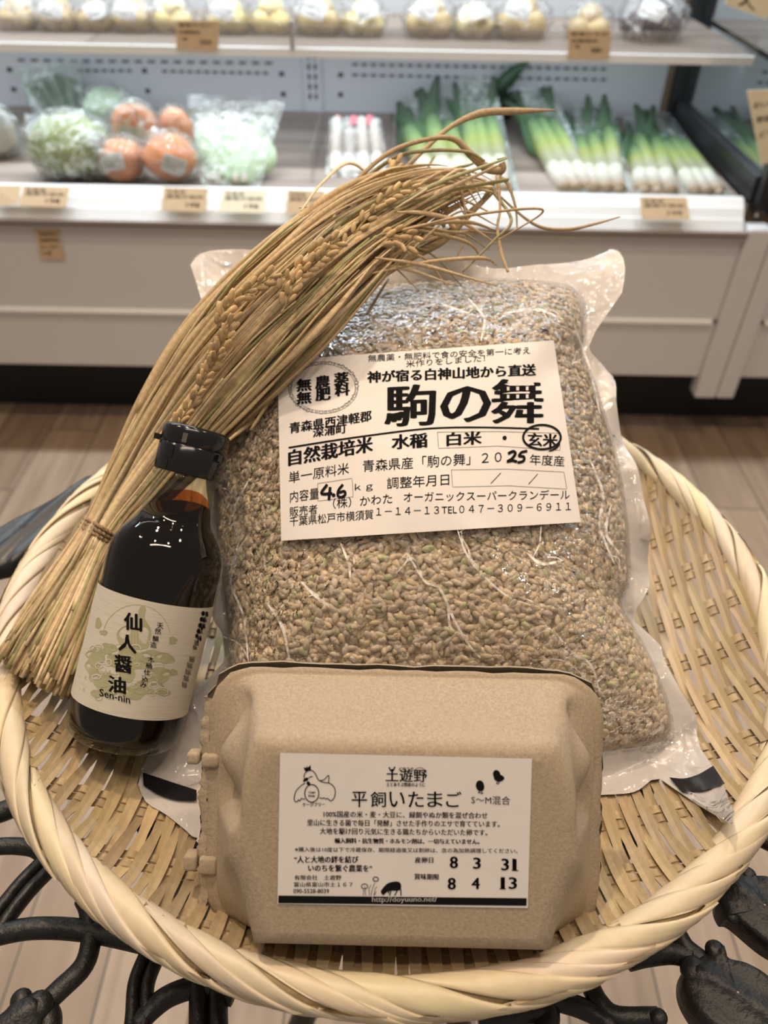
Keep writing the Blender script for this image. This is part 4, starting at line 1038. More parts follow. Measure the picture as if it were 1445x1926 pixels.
# ------------------------------------------------------------------ sheaf of dried rice straw
sheaf = thing('rice_sheaf', 'tied sheaf of dried rice stalks with drooping ears, lying over the tray and the bag', 'rice sheaf', tuple(at(np.array(193.0), np.array(1005.0), 0.388)))
PT = np.array([  # px, py, depth, half width px, half thickness m
 (52,1285,.352,84,.010),(122,1148,.368,66,.012),(193,1005,.386,40,.011),(262,905,.388,62,.013),(335,805,.384,84,.014),(432,680,.374,98,.014),(548,553,.366,98,.015),(672,440,.378,84,.014),(795,372,.392,56,.012),(880,348,.400,28,.008),(930,352,.403,10,.004)], float)
def path(t):  # t 0..1
    n = 400; S = smooth_path(PT, n); i = np.clip(np.asarray(t)*(n-1), 0, n-1.001); k = i.astype(int); f = (i-k)[..., None]
    return S[k]*(1-f)+S[k+1]*f
TTIE = 0.2
rs = np.random.default_rng(21)
def strand(a, b, t0, t1, n, drift=(0, 0), wob=0.06):
    t = np.linspace(t0, t1, n); S = path(t); tan = np.gradient(S[:, :2], axis=0); tan /= np.linalg.norm(tan, axis=1)[:, None]; nr = np.stack([-tan[:, 1], tan[:, 0]], 1)
    far = np.abs(t-TTIE)/0.8
    k1, k2 = rs.uniform(0, 6), rs.uniform(3, 7)
    aa = a+drift[0]*far+wob*np.sin(t*k2*3+k1)*np.clip(far*2, 0, 1); bb = np.clip(b+drift[1]*far, -1, 1)
    P2 = S[:, :2]+nr*(aa*S[:, 3])[:, None]
    return at(P2[:, 0], P2[:, 1], S[:, 2]-bb*S[:, 4]), t
def scol():
    r = rs.uniform()
    if r < 0.14: c = np.array([0.42, 0.385, 0.175])
    elif r < 0.65: c = np.array([0.68, 0.50, 0.28])
    else: c = np.array([0.85, 0.67, 0.42])
    return c*rs.normal(1, 0.13)
mass = MB(); NSTALK = 330
for k in range(NSTALK):
    r = math.sqrt(rs.uniform()); q = rs.uniform(0, 2*np.pi); a, b = r*math.cos(q), r*math.sin(q)
    t0 = rs.uniform(-0.0, 0.05); t1 = np.clip(rs.normal(0.66, 0.14), 0.35, 0.97)
    P, t = strand(a, b, max(0, t0), t1, 34, (rs.normal(0, 0.2), rs.normal(0, 0.2)), 0.09)
    rad = rs.uniform(0.0006, 0.0012)*np.where(t > TTIE, 1-0.6*(t-TTIE)/0.8, 1.0); col = scol()
    if k < 92 and b > -0.2: MB().tube(P, rad, 6, col).build('straw', M['straw'], sheaf)
    else: mass.tube(P, rad, 5, col)
mo = mass.build('inner_straw', M['straw'], sheaf); mo['kind'] = 'stuff'
lm = MB(); nl = 0
for k in range(230):
    r = math.sqrt(rs.uniform(0.15, 1)); q = rs.uniform(0, 2*np.pi); a, b = r*math.cos(q), r*math.sin(q)
    if k % 2: b = min(1.15, abs(b)*1.0+0.25)
    t0 = rs.uniform(0.05, 0.5) if rs.uniform() < 0.75 else rs.uniform(0.0, 0.15); t1 = min(1.0, t0+rs.uniform(0.28, 0.62))
    P, t = strand(a, b, t0, t1, 30, (rs.normal(0, 0.22), rs.normal(0, 0.2)), 0.08)
    s_ = np.linspace(0, 1, 30); w = rs.uniform(0.0008, 0.0028)*np.clip(np.minimum(s_*6+0.3, (1-s_)*2.2+0.04), 0, 1)
    T = np.gradient(P, axis=0); T /= np.linalg.norm(T, axis=1)[:, None]
    tw = rs.uniform(-0.7, 0.7)+rs.normal(0, 0.5)*s_
    ref = CAM-P; ref /= np.linalg.norm(ref, axis=1)[:, None]; S1 = np.cross(T, ref); S1 /= np.linalg.norm(S1, axis=1)[:, None]; S2 = np.cross(S1, T)
    W = S1*np.cos(tw)[:, None]+S2*np.sin(tw)[:, None]
    if b > 0 and nl < 95: MB().ribbon(P, W, w, 0.25, scol()*1.05).build('leaf', M['straw'], sheaf); nl += 1
    else: lm.ribbon(P, W, w, 0.25, scol())
o = lm.build('inner_leaves', M['straw'], sheaf); o['kind'] = 'stuff'
def traced(P, w, d0, d1, twist=0.2, col=None, name='leaf'):
    P = np.array(P, float); n = 40; S = smooth_path(P, n); dd = np.linspace(d0, d1, n); X = at(S[:, 0], S[:, 1], dd)
    T = np.gradient(X, axis=0); T /= np.linalg.norm(T, axis=1)[:, None]; ref = CAM-X; ref /= np.linalg.norm(ref, axis=1)[:, None]
    S1 = np.cross(T, ref); S1 /= np.linalg.norm(S1, axis=1)[:, None]; S2 = np.cross(S1, T); s_ = np.linspace(0, 1, n)
    W = S1*math.cos(twist)+S2*math.sin(twist)
    ww = np.interp(s_, np.linspace(0, 1, len(w)), w)*0.5*dd/FPX
    return MB().ribbon(X, W, np.maximum(ww, 0.00015), 0.2, scol() if col is None else np.array(col)).build(name, M['straw'], sheaf)
TAN = (0.50, 0.36, 0.20); OL = (0.40, 0.34, 0.17)
traced([(640,470),(700,390),(760,320),(805,275),(850,237),(905,213),(970,209),(1045,207)], [8,10,9,8,9,14,13,2], .385,.43, 0.2, TAN)
traced([(600,420),(680,330),(740,283),(810,261),(855,262),(885,290),(915,315),(942,322)], [6,8,9,8,11,15,18,14], .385,.405, 0.2, TAN)
traced([(942,306),(946,318),(938,332),(955,345),(970,390),(973,432)], [18,14,9,7,5,2], .405,.41, 0.3, TAN)
traced([(590,440),(660,360),(740,298),(810,283),(880,286),(912,303)], [6,8,7,7,6,5], .39,.40, 0.2, OL)
traced([(600,600),(680,545),(760,490),(830,452),(885,400),(926,362)], [9,12,17,19,13,8], .378,.403, 0.2, TAN)
traced([(922,352),(985,408),(1022,428),(1070,431),(1120,421),(1166,408)], [4,5,6,6,5,2], .402,.42, 0.2, TAN)
traced([(936,330),(941,390),(936,430),(944,478),(956,512)], [8,5,5,7,5], .402,.385, 0.2, TAN)
traced([(928,360),(962,414),(930,452),(870,512)], [7,6,5,3], .402,.385, 0.2, OL)
traced([(860,360),(882,420),(875,450),(858,485)], [3,3,4,4], .398,.39, 0.2, TAN)
traced([(930,340),(905,380),(940,330)], [5,5,5], .40,.402, 0.2, OL)
for P in ([(480,640),(600,520),(720,440),(830,330),(890,312)], [(560,600),(690,470),(760,380),(822,290)], [(500,560),(600,430),(700,360),(800,318),(870,330)], [(640,500),(720,420),(800,390),(880,358),(925,352)], [(600,540),(700,440),(790,380),(900,345)], [(560,470),(650,390),(760,340),(860,345),(925,358)], [(530,700),(610,640),(690,560),(735,490)], [(470,800),(560,680),(640,600),(700,520)], [(430,830),(500,770),(580,690),(650,640)], [(520,740),(600,690),(650,660),(735,520)]):
    traced(np.array(P)+rs.normal(0, 4, (len(P), 2)), [5,9,10,8,4], .366, .398, rs.uniform(-0.3, 0.3))
# tangle of crossing leaves at the drooping head
for k in range(46):
    x0, y0 = rs.uniform(560, 760), rs.uniform(380, 520); L_ = rs.uniform(120, 280); an = rs.normal(-0.42, 0.28)
    x1, y1 = x0+L_*math.cos(an), y0+L_*math.sin(an); x2, y2 = x1+rs.uniform(20, 90), y1+rs.uniform(-5, 70)
    if y1 < 300: continue
    x2 = min(x2, 935)
    traced([(x0, y0), ((x0+x1)/2+rs.normal(0, 8), (y0+y1)/2-8), (x1, y1), (x2, y2)], [3, rs.uniform(4, 9), rs.uniform(3, 8), 2], rs.uniform(.364, .378), rs.uniform(.388, .402), rs.uniform(-0.6, 0.6))
# ears
def ear(P, d0, d1, n=22, size=1.0):
    P = np.array(P, float); m_ = 40; S = smooth_path(P, m_); X = at(S[:, 0], S[:, 1], np.linspace(d0, d1, m_))
    mb = MB(); mb.tube(X, np.linspace(0.0006, 0.0003, m_), 5, np.array([0.50, 0.38, 0.19]))
    T = np.gradient(X, axis=0); T /= np.linalg.norm(T, axis=1)[:, None]
    for k in range(n):
        i = int(3+k*(m_-4)/n); t = T[i]; ref = CAM-X[i]; ref /= np.linalg.norm(ref); s1 = np.cross(t, ref); s1 /= np.linalg.norm(s1); s2 = np.cross(s1, t)
        sg = 1 if k % 2 else -1; qq = rs.normal(0, 0.7)
        side = (s1*math.cos(qq)*sg+s2*abs(math.sin(qq))); side /= np.linalg.norm(side)
        ax = t*0.90+side*0.42; ax /= np.linalg.norm(ax); e1 = np.cross(ax, ref); e1 /= np.linalg.norm(e1); e2 = np.cross(ax, e1)
        Mx = np.stack([e1, e2, ax], 1); sz = 0.78*size*rs.normal(1, 0.09)
        c = X[i]+side*0.0017*sz+ax*0.003*sz
        th_ = np.linspace(0, np.pi, 9); 
        mb.ball(c, (0.00165*sz, 0.0012*sz, 0.0039*sz), 8, 8, M=Mx, c=np.array([0.72, 0.50, 0.25])*rs.normal(1, 0.15), bump=lambda D_: -0.10*(np.abs(D_[..., 0]) < 0.25)*1.0)
        mb.tube(np.array([c-ax*0.003*sz, X[i]-t*0.001]), 0.00025, 4, (0.5, 0.38, 0.19))
    return mb.build('ear', M['straw'], sheaf)
for P, d0, d1, n in (([(372,735),(398,690),(418,650),(440,590)], .356,.346, 20), ([(345,790),(380,720),(405,668),(425,640)], .364,.354, 16), ([(405,620),(430,575),(470,545),(520,515)], .347,.347, 18), ([(530,590),(555,530),(585,500),(620,470)], .346,.348, 16), ([(520,560),(560,500),(600,470),(640,450)], .347,.351, 16), ([(640,480),(690,410),(740,365),(790,350)], .361,.376, 18), ([(660,420),(710,370),(770,350),(830,372)], .376,.394, 16), ([(700,440),(760,400),(820,395),(850,425)], .380,.394, 14), ([(690,470),(730,450),(755,455),(772,482)], .368,.37, 7), ([(715,445),(750,440),(790,447)], .37,.372, 6), ([(640,400),(670,360),(735,330),(745,300)], .384,.392, 12), ([(310,860),(330,810),(352,770)], .366,.362, 10), ([(580,420),(640,395),(700,390),(770,405)], .384,.396, 16)):
    ear(P, d0, d1, n)
# twine: three turns at the tie and a loose end
tw = MB()
S = path(np.array([TTIE]))[0]; S2 = path(np.array([TTIE+0.012]))[0]
td = (S2-S)[:2]; td /= np.linalg.norm(td); nr = np.array([-td[1], td[0]])
for k in range(3):
    q = np.linspace(0, 2*np.pi, 60); off = (k-1)*8.5+1.5*np.sin(q)
    X = at(S[0]+td[0]*off+nr[0]*S[3]*1.08*np.cos(q), S[1]+td[1]*off+nr[1]*S[3]*1.08*np.cos(q), S[2]-S[4]*1.12*np.sin(q))
    for h in (0, np.pi):
        hx = np.stack([np.cos(q*14+h), np.sin(q*14+h), np.cos(q*14+h+1)], 1)*0.00055
        tw.tube(X+hx, 0.0008, 6)
S3 = smooth_path([(182,1022),(150,1040),(122,1055),(112,1075),(108,1085)], 24); X = at(S3[:, 0], S3[:, 1], np.linspace(.378, .392, 24)); tw.tube(X, 0.0009, 6)
tw.build('twine', M['twine'], sheaf)
# ------------------------------------------------------------------ price cards
def card(name, label, quad, y, m, lines, cat='price card', thick=0.0008, group=None, tilt=None):
    """a thin card standing at depth y with its writing; quad = photo corners TL TR BR BL"""
    q = np.array(quad, float); P = onY(q[:, 0], q[:, 1], y)
    if tilt is not None: P[2:, 1] -= tilt; P[2:] = np.array([onY(q[i, 0], q[i, 1], y-tilt) for i in (2, 3)])
    nrm = np.cross(P[1]-P[0], P[3]-P[0]); nrm /= np.linalg.norm(nrm)
    if nrm[1] > 0: nrm = -nrm
    r = thing(name, label, cat, tuple(P.mean(0)), group)
    mb = MB(); mb.add(np.vstack([P+nrm*thick, P-nrm*thick]), [(0,1,2,3),(7,6,5,4),(0,4,5,1),(1,5,6,2),(2,6,7,3),(3,7,4,0)])
    b = mb.build('card_sheet', m, r, smooth=False)
    D = Decal(Plane(P.mean(0)+nrm*thick, nrm), 0.0004)
    TL, TR, BR, BL_ = q
    for (body, s0, s1, t, h) in lines:
        def pt(s, t): return (TL*(1-s)+TR*s)*(1-t)+(BL_*(1-s)+BR*s)*t
        a, c = pt(s0, t), pt(s1, t); D.text(body, a[0], a[1], c[0], c[1], h, 0.25)
    if lines: D.build('handwriting', M['ink_soft'], b)
    return r
yU = YS-0.004
card('price_card', 'kraft price card on the upper shelf edge above the orange packs', [(332,38),(412,39),(411,96),(332,94)], yU, M['kraft'], [('産直やさい',.06,.82,.22,7),('有機栽培',.06,.55,.45,6),('一袋',.06,.25,.68,6),('350',.55,.82,.80,9)])
card('price_card', 'kraft price card on the upper shelf edge above the leeks', [(1070,55),(1149,56),(1147,110),(1068,110)], yU, M['kraft'], [('産直じゃが',.06,.95,.22,7),('有機栽培',.06,.7,.45,6),('一袋',.06,.28,.65,6),('380',.55,.80,.80,9)])
yR, tl = y_rail1-0.022, 0.022
L1 = [('生産者',.08,.5,.25,6),('農薬不使用',.08,.9,.45,6),('198',.55,.85,.80,8)]
card('price_card', 'torn kraft price card at the left end of the price rail', [(-12,348),(40,349),(33,384),(-14,388)], yR, M['kraft'], [], tilt=tl)
card('price_card', 'kraft price card on the rail below the green bundle, second from the left edge', [(44,350),(132,352),(124,390),(36,387)], yR, M['kraft'], L1, tilt=tl)
card('price_card', 'kraft price card on the rail below the orange packs', [(308,352),(392,354),(387,399),(304,396)], yR, M['kraft'], L1, tilt=tl)
card('price_card', 'pale price card on the rail below the leafy salad bag', [(420,356),(502,358),(498,401),(412,399)], yR, M['cream_card'], L1, tilt=tl)
card('price_card', 'kraft price card on the rail half hidden behind the rice sheaf', [(541,357),(612,359),(606,404),(538,402)], yR, M['kraft'], L1, tilt=tl)
card('price_card', 'kraft price card on the rail below the bagged leeks', [(1203,370),(1292,371),(1298,413),(1208,413)], yR-0.004, M['kraft'], L1, tilt=tl)
card('note_card', 'small tilted kraft note stuck on the white case front below the rail', [(64,421),(107,420),(121,488),(76,487)], YF-0.0025, M['kraft'], [('おすすめ',.1,.9,.16,6),('生産者の',.1,.9,.34,6),('新鮮野菜',.1,.9,.52,6),('たっぷり',.1,.8,.70,6),('入荷',.1,.5,.88,6)], 'note')
yC2 = YF+0.012
card('note_card', 'cream handwritten card on the end glass at the right edge, tilted', [(1405,170),(1470,168),(1500,290),(1432,310)], yC2, M['cream_card'], [('おいしい',.1,.9,.25,12),('野菜を',.1,.7,.45,12),('どうぞ',.1,.7,.65,12)], 'note')
card('note_card', 'cream card with a root drawing at the top right corner', [(1372,-30),(1470,-10),(1440,36),(1364,8)], yC2, M['cream_card'], [('人',.3,.7,.85,22)], 'note')

# ------------------------------------------------------------------ produce
gr = np.random.default_rng(5)
def col_mat(name, c, rough=0.5, var=0.2, scale=25, **kw): return simple(name, c, rough, var, scale, 0.2, 0.002, **kw)
M['potato'] = col_mat('potato_skin', (0.52, 0.38, 0.17)); M['potato2'] = col_mat('yellow_skin', (0.62, 0.50, 0.20)); M['purple'] = col_mat('purple_skin', (0.05, 0.025, 0.03), 0.35)
M['carrot'] = col_mat('carrot_skin', (0.75, 0.24, 0.07)); M['cabbage'] = col_mat('cabbage_leaf', (0.30, 0.36, 0.12), 0.45); M['leafgreen'] = col_mat('dark_leaf', (0.055, 0.13, 0.05), 0.45)
M['leek'] = None
def leek_mat():
    t = NT('leek_stem'); a = t.n('VertexColor', _layer_name='tint'); v = t.coord((60, 60, 6)); f = t.noise(v, 1.5, 3)
    k = t.ramp(f, [(0.3, (0.8, 0.8, 0.8)), (0.7, (1, 1, 1))]); t.bsdf(t.mix(1.0, a.outputs[0], k, 'MULTIPLY'), 0.4); return t.m
M['leek'] = leek_mat(); M['lettuce'] = col_mat('pale_leaf', (0.50, 0.62, 0.42), 0.45); M['root'] = col_mat('roots', (0.30, 0.22, 0.13), 0.8)
M['daikon'] = col_mat('white_stick', (0.62, 0.55, 0.50), 0.5, 0.1); M['pink'] = col_mat('pink_tape', (0.75, 0.16, 0.20), 0.5, 0.1)
def lump(D, s, amp):
    return amp*(np.sin(D[..., 0]*3+s)*np.cos(D[..., 1]*2.6+s*1.7)+0.6*np.sin(D[..., 2]*5+s*2.3))
def film_wrap(ctr, rad, parent, seed, m='film', amp=0.10, n=40):
    def b(D):
        r = np.random.default_rng(seed); o = np.zeros(D.shape[:-1])
        for k in range(6):
            w = r.normal(0, 1, 3)*(3+k*1.6); o += np.abs(np.sin(D @ w+r.uniform(0, 6)))*amp/(1+k*0.5)
        return o-amp*0.6
    return MB().ball(ctr, rad, n, 24, bump=b).build('film_wrap', M[m], parent)
def sticker(px, py, w, h, ctr, rad, parent, tilt=0.0):
    """paper sticker wrapped on the ellipsoid where the sight line meets it"""
    d = _dir(np.array(float(px)), np.array(float(py))); R = np.asarray(rad, float)*1.03; c = np.asarray(ctr, float)
    o_ = (CAM-c)/R; dd = d/R; A = dd @ dd; B = 2*o_ @ dd; C = o_ @ o_-1; disc = max(B*B-4*A*C, 0); t = (-B-math.sqrt(disc))/(2*A)
    p = CAM+d*t; nrm = (p-c)/(R*R); nrm /= np.linalg.norm(nrm); ux = np.cross([0, 0, 1.0], nrm); ux /= np.linalg.norm(ux); uz = np.cross(nrm, ux)
    ca, sa = math.cos(tilt), math.sin(tilt); e1, e2 = ux*ca+uz*sa, -ux*sa+uz*ca
    rows = []
    for i in np.linspace(-0.5, 0.5, 7):
        row = []
        for j in np.linspace(-0.5, 0.5, 5):
            x = p+e1*i*w+e2*j*h; k = (x-c)/R; x = c+(x-c)/np.linalg.norm(k)*1.01; row.append(x)
        rows.append(row)
    st = MB().grid(np.array(rows)).build('sticker', M['sticker'], parent)
    ink = MB()
    for j in (-0.28, -0.05, 0.18):
        r2 = []
        for i in np.linspace(-0.4, 0.4 if j < 0.1 else 0.1, 7):
            pr_ = []
            for dj in (-0.03, 0.03):
                x = p+e1*i*w+e2*(-j+dj)*h; k = (x-c)/R; pr_.append(c+(x-c)/np.linalg.norm(k)*1.016)
            r2.append(pr_)
        ink.grid(np.array(r2))
    ink.build('print_lines', M['ink_soft'], st)
def deck_pt(px, py, z=None): return onZ(np.array(float(px)), np.array(float(py)), DECK if z is None else z)
def pxm(p): return FPX/float(-((p-CAM) @ RCAM[:, 2]))     # photo pixels per metre at a place
# round bunch, bottom-left
def bunch(label, name, px0, px1, pyb, pyt, mat, seed, amp=0.06, dy=0.0, cat='vegetable', group=None, st=None, fm='film', ridges=0):
    p = deck_pt((px0+px1)/2, pyb); k = pxm(p); rx = (px1-px0)/2/k; rz = (pyb-pyt)/2/k*1.0; ry = (rx+rz)/2*0.85
    c = p+np.array([0, ry*0.7+dy, rz*0.96])
    # keep the outline where the photo has it once pushed back
    c2 = onY(np.array((px0+px1)/2.0), np.array((pyb+pyt)/2.0), c[1]); rz = max(rz, 0.01); c = np.array([c2[0], c[1], max(DECK+rz*0.97, c2[2])])
    r = thing(name, label, cat, (c[0], c[1], DECK), group)
    bf = (lambda D: lump(D, seed, amp)+(0.06*np.abs(np.sin(np.arctan2(D[..., 0]+0.35, D[..., 2]+0.25)*ridges)) if ridges else 0))
    MB().ball(c, (rx*0.93, ry*0.93, rz*0.93), 64 if ridges else 40, 40 if ridges else 24, bump=bf).build('produce_body', M[mat], r)
    film_wrap(c, (rx*1.0, ry, rz*1.0), r, seed, fm)
    if st: sticker(*st[:4], c, (rx*1.05, ry*1.05, rz*1.05), r, st[4])
    return r
bunch('wrapped round white vegetable cut by the left edge, on the lower shelf', 'wrapped_vegetable', -75, 33, 303, 210, 'daikon', 2, st=(2, 228, 0.05, 0.025, 0.1), fm='film')
bunch('pale green ribbed leafy bundle in film at the lower shelf front', 'leaf_bundle', 60, 216, 346, 234, 'cabbage', 4, ridges=13, st=(186, 262, 0.036, 0.026, -0.3))
bunch('small light green leafy pack behind the orange packs', 'leaf_pack', 158, 250, 240, 174, 'lettuce', 6, 0.10)
bunch('orange vegetable pack in film, front one beside the green bundle', 'orange_pack', 178, 280, 348, 270, 'carrot', 8, st=(210, 305, 0.050, 0.034, 0.15))
bunch('orange vegetable pack in film, front one beside the leafy salad bag', 'orange_pack', 268, 372, 351, 262, 'carrot', 9, st=(328, 312, 0.050, 0.036, -0.4))
bunch('orange vegetable pack in film, rear one with a white sticker', 'orange_pack', 208, 305, 300, 208, 'carrot', 10, st=(245, 253, 0.055, 0.032, -0.15))
bunch('orange vegetable pack in film, rear one touching the leafy salad bag', 'orange_pack', 296, 370, 290, 214, 'carrot', 12)
# bag of long green stems standing against the back
def leaf_blade(mb, P, w, c, ndir, th=0.0015):
    P = smooth_path(P, 24); T = np.gradient(P, axis=0); T /= np.linalg.norm(T, axis=1)[:, None]; W = np.cross(T, ndir); W /= np.linalg.norm(W, axis=1)[:, None]
    s = np.linspace(0, 1, 24); ww = np.interp(s, np.linspace(0, 1, len(w)), w)
    cc = np.array(c, float)
    if cc.ndim == 2:
        cc = np.stack([np.interp(s, np.linspace(0, 1, len(cc)), cc[:, i]) for i in range(3)], 1); cc = np.repeat(cc, 6, 0)
    mb.ribbon(P, W, ww, 0.35, cc, th)
def sheetbag(name_film, quad, y0, y1, parent, m='film', seed=0, amp=0.010, n=34, belly=0.025):
    """a clear bag: front and back sheets through photo corners TL TR BR BL; top at depth y1, bottom at y0"""
    r = np.random.default_rng(seed); q = np.array(quad, float)
    s = np.linspace(0, 1, n); S, T = np.meshgrid(s, s, indexing='ij')
    Q = ((1-S)*(1-T))[..., None]*q[0]+(S*(1-T))[..., None]*q[1]+(S*T)[..., None]*q[2]+((1-S)*T)[..., None]*q[3]
    Y = y1*(1-T)+y0*T
    d = _dir(Q[..., 0], Q[..., 1]); P = CAM+d*((Y-CAM[1])/d[..., 1])[..., None]
    w = np.zeros_like(S)
    for k in range(7):
        a, b = r.normal(0, 9, 2); w += np.abs(np.sin(a*S+b*T+r.uniform(0, 6)))/(1+0.3*k)
    body = np.sin(np.pi*S)**0.6*np.sin(np.pi*np.clip(T*0.9+0.1, 0, 1))**0.7
    mb = MB()
    for sg in (-1, 1):
        P2 = P.copy(); P2[..., 1] += sg*(belly*body)+amp*(w-1.5)*0.6*(0.3+body); mb.grid(P2)
    P_ = mb.build(name_film, M[m], parent); return P_
def veg_bag(label, name, quad, y0, y1, blades, fm='film', seed=0, cat='vegetable', group=None, mats='leek', belly=0.03, st=None):
    q = np.array(quad, float); c = onY(np.array(q[:, 0].mean()), np.array(q[:, 1].mean()), (y0+y1)/2)
    r = thing(name, label, cat, (c[0], (y0+y1)/2, DECK), group)
    pb_ = q[2:, 1].mean(); y0 = float(onZ(np.array(q[2:, 0].mean()), np.array(pb_), DECK+0.004)[1]); pt_ = q[:2, 1].mean(); y1 = max(y1, y0+0.05)
    for i, (P, w, colr, nm) in enumerate(blades):
        P = np.array(P, float); n = len(P); yy = y0+0.012+(y1-y0-0.012)*np.clip((pb_-P[:, 1])/(pb_-pt_), 0, 1)+(0.008 if i % 3 == 1 else 0.0)
        X = onY(P[:, 0], P[:, 1], 1.0); dd = _dir(P[:, 0], P[:, 1]); X = CAM+dd*((yy-CAM[1])/dd[:, 1])[:, None]
        k = pxm(X[n//2]); mb = MB()
        if nm == 'stem':
            S = smooth_path(X, 24); s = np.linspace(0, 1, 24); cc = np.array(colr, float)
            if cc.ndim == 2: cc = np.repeat(np.stack([np.interp(s, np.linspace(0, 1, len(cc)), cc[:, j]) for j in range(3)], 1), 12, 0)
            mb.tube(S, np.interp(s, np.linspace(0, 1, len(w)), w)*0.5/k, 12, cc)
        else: leaf_blade(mb, X, np.array(w)*0.5/k, colr, np.array([0, -1.0, 0.25]))
        mb.build(nm, M[mats], r)
    sheetbag('film_bag', quad, y0+0.004, y1-0.004, r, fm, seed, belly=belly)
    return r
yb = YB-0.02
DG, MG, LG, YG, WH, RT_ = (0.035, 0.08, 0.04), (0.085, 0.16, 0.075), (0.20, 0.30, 0.12), (0.36, 0.42, 0.13), (0.55, 0.53, 0.47), (0.30, 0.22, 0.14)
bl = []
for k in range(12):
    x = 70+k*7; bl.append(([(100+k*6, 236), (78+k*6.5, 190), (48+k*8.5, 140+abs(k-7)*3)], [7, 9, 8], [MG, DG, MG] if k % 3 else [LG, MG, LG], 'stem'))
veg_bag('tall film bag of dark green stems standing against the back panel', 'green_stem_bag', [(28,128),(148,112),(160,232),(72,238)], yb-0.14, yb-0.02, bl, seed=3)
st0 = onY(np.array([46., 112., 108., 48.]), np.array([214., 228., 252., 244.]), yb-0.17)
def flat_label(quad, y, parent):
    q = np.array(quad, float); P = onY(q[:, 0], q[:, 1], y); n = np.array([0, -1.0, 0]); V = np.vstack([P, P-n*0.0008])
    MB().add(V, [(0,1,2,3),(7,6,5,4),(0,4,5,1),(1,5,6,2),(2,6,7,3),(3,7,4,0)]).build('sticker', M['sticker'], parent, smooth=False)
gb = [o for o in COL.objects if o.name.startswith('green_stem_bag')][0]
flat_label([(46,214),(112,226),(108,252),(50,246)], yb-0.20, gb)
# leafy salad bag
bl = []
for k in range(20):
    x = gr.uniform(385, 490); y = gr.uniform(330, 345); x2 = x+gr.normal(0, 34); y2 = gr.uniform(215, 270)
    bl.append(([(430+(x-430)*0.7, y), ((x+x2)/2+gr.normal(0, 8), (y+y2)/2), (np.clip(x2, 372, 505), y2)], [12, 34, 46, 30, 6], [LG, (0.45, 0.58, 0.36), (0.60, 0.72, 0.52)], 'leaf_blade'))
for k in range(5): bl.append(([(395+k*16, 346), (393+k*17, 325)], [16, 12], [RT_, WH], 'stem'))
veg_bag('clear bag of pale green leafy salad standing on the lower shelf', 'salad_bag', [(352,180),(536,192),(490,352),(378,350)], YF+0.13, YF+0.25, bl, 'film', 17, belly=0.05)
# white sticks with pink tape
bl = []
for k in range(4): bl.append(([(632+k*27, 330), (632+k*25, 275), (634+k*23, 226+k % 2*8)], [26, 24, 18], [WH, (0.62, 0.55, 0.5), WH], 'stem'))
for k in range(3): bl.append(([(634+k*30, 238), (636+k*30, 222)], [15, 13], [(0.75, 0.18, 0.22), (0.75, 0.18, 0.22)], 'stem'))
veg_bag('film pack of white sticks tied with pink tape, partly behind the rice sheaf', 'white_stick_pack', [(620,222),(716,224),(734,335),(612,333)], YF+0.15, YF+0.32, bl, 'film_clear', 23, belly=0.03)
# leeks
def leek_pack(label, base, tip, quad, n, seed, w=22, spread=1.0, ws=1.35, wh=0.45, y0=YF+0.09, y1=None, group='bagged leeks on the lower shelf'):
    r = np.random.default_rng(seed); bl = []; y1 = y1 or yb-0.05; w = w*1.15
    for k in range(n):
        o = (k-(n-1)/2)*w*0.75; b = np.array(base, float)+[o, r.normal(0, 2)]; t = np.array(tip, float)+[o*spread+r.normal(0, 7), r.normal(0, 9)]
        m1 = b+(t-b)*0.35; m2 = b+(t-b)*0.7+r.normal(0, 4, 2)
        bl.append(([tuple(b), tuple(m1), tuple(m2)], [w*0.9, w, w*1.05, w*0.9], [RT_, WH, (0.50, 0.52, 0.38), YG, LG, MG], 'stem'))
        for j in range(4):
            e = t+r.normal(0, 15, 2); mm = b+(t-b)*0.6
            bl.append(([tuple(b+(t-b)*0.42), tuple(mm+r.normal(0, 5, 2)), tuple(e)], [w*0.9, w*1.3, w*1.1, w*0.3], [LG, MG, MG, DG], 'leaf_blade'))
        bl.append(([tuple(b+np.array([0, 5])), tuple(b)], [w*0.5, w*0.8], [RT_, RT_], 'stem'))
    return veg_bag(label, 'leek_pack', quad, y0, y1, bl, 'film', seed, 'leeks', group, belly=0.02)
leek_pack('bagged leeks with broad dark leaves directly behind the rice sheaf tip', (842,362), (800,190), [(772,178),(868,166),(902,366),(790,364)], 3, 31, 34, 1.5)
leek_pack('tall bagged leeks with bright yellow-green leaves, next to the pack behind the sheaf', (925,366), (885,165), [(862,140),(930,150),(978,366),(880,364)], 3, 32, 28, 0.8)
leek_pack('slanting bagged leeks with dark green tops in the shelf middle', (1085,358), (990,180), [(975,165),(1040,170),(1126,358),(1052,360)], 3, 33, 25, 0.7)
leek_pack('upright bagged leeks with yellow green hearts and crinkled film', (1140,360), (1105,200), [(1078,188),(1150,192),(1190,362),(1092,362)], 3, 34, 27, 0.9)
leek_pack('bagged leeks with thick white stalks above the right price card', (1235,362), (1195,235), [(1172,222),(1222,220),(1282,364),(1196,364)], 3, 35, 29, 0.7)
leek_pack('bagged leeks lying against the end glass, rightmost on the shelf', (1330,366), (1240,230), [(1225,205),(1262,215),(1372,366),(1290,366)], 3, 36, 25, 0.6)
mb = MB(); dd = [(935,168,yb-.03),(955,150,yb-.03),(975,130,yb-.03),(995,117,yb-.03)]
X = np.array([onY(np.array(a), np.array(b), c) for a, b, c in dd])
leaf_blade(mb, X, [0.016, 0.020, 0.012, 0.003], (0.03, 0.08, 0.035), np.array([0, -1.0, 0.2])); lf = mb.build('loose_leaf', M['leek'])
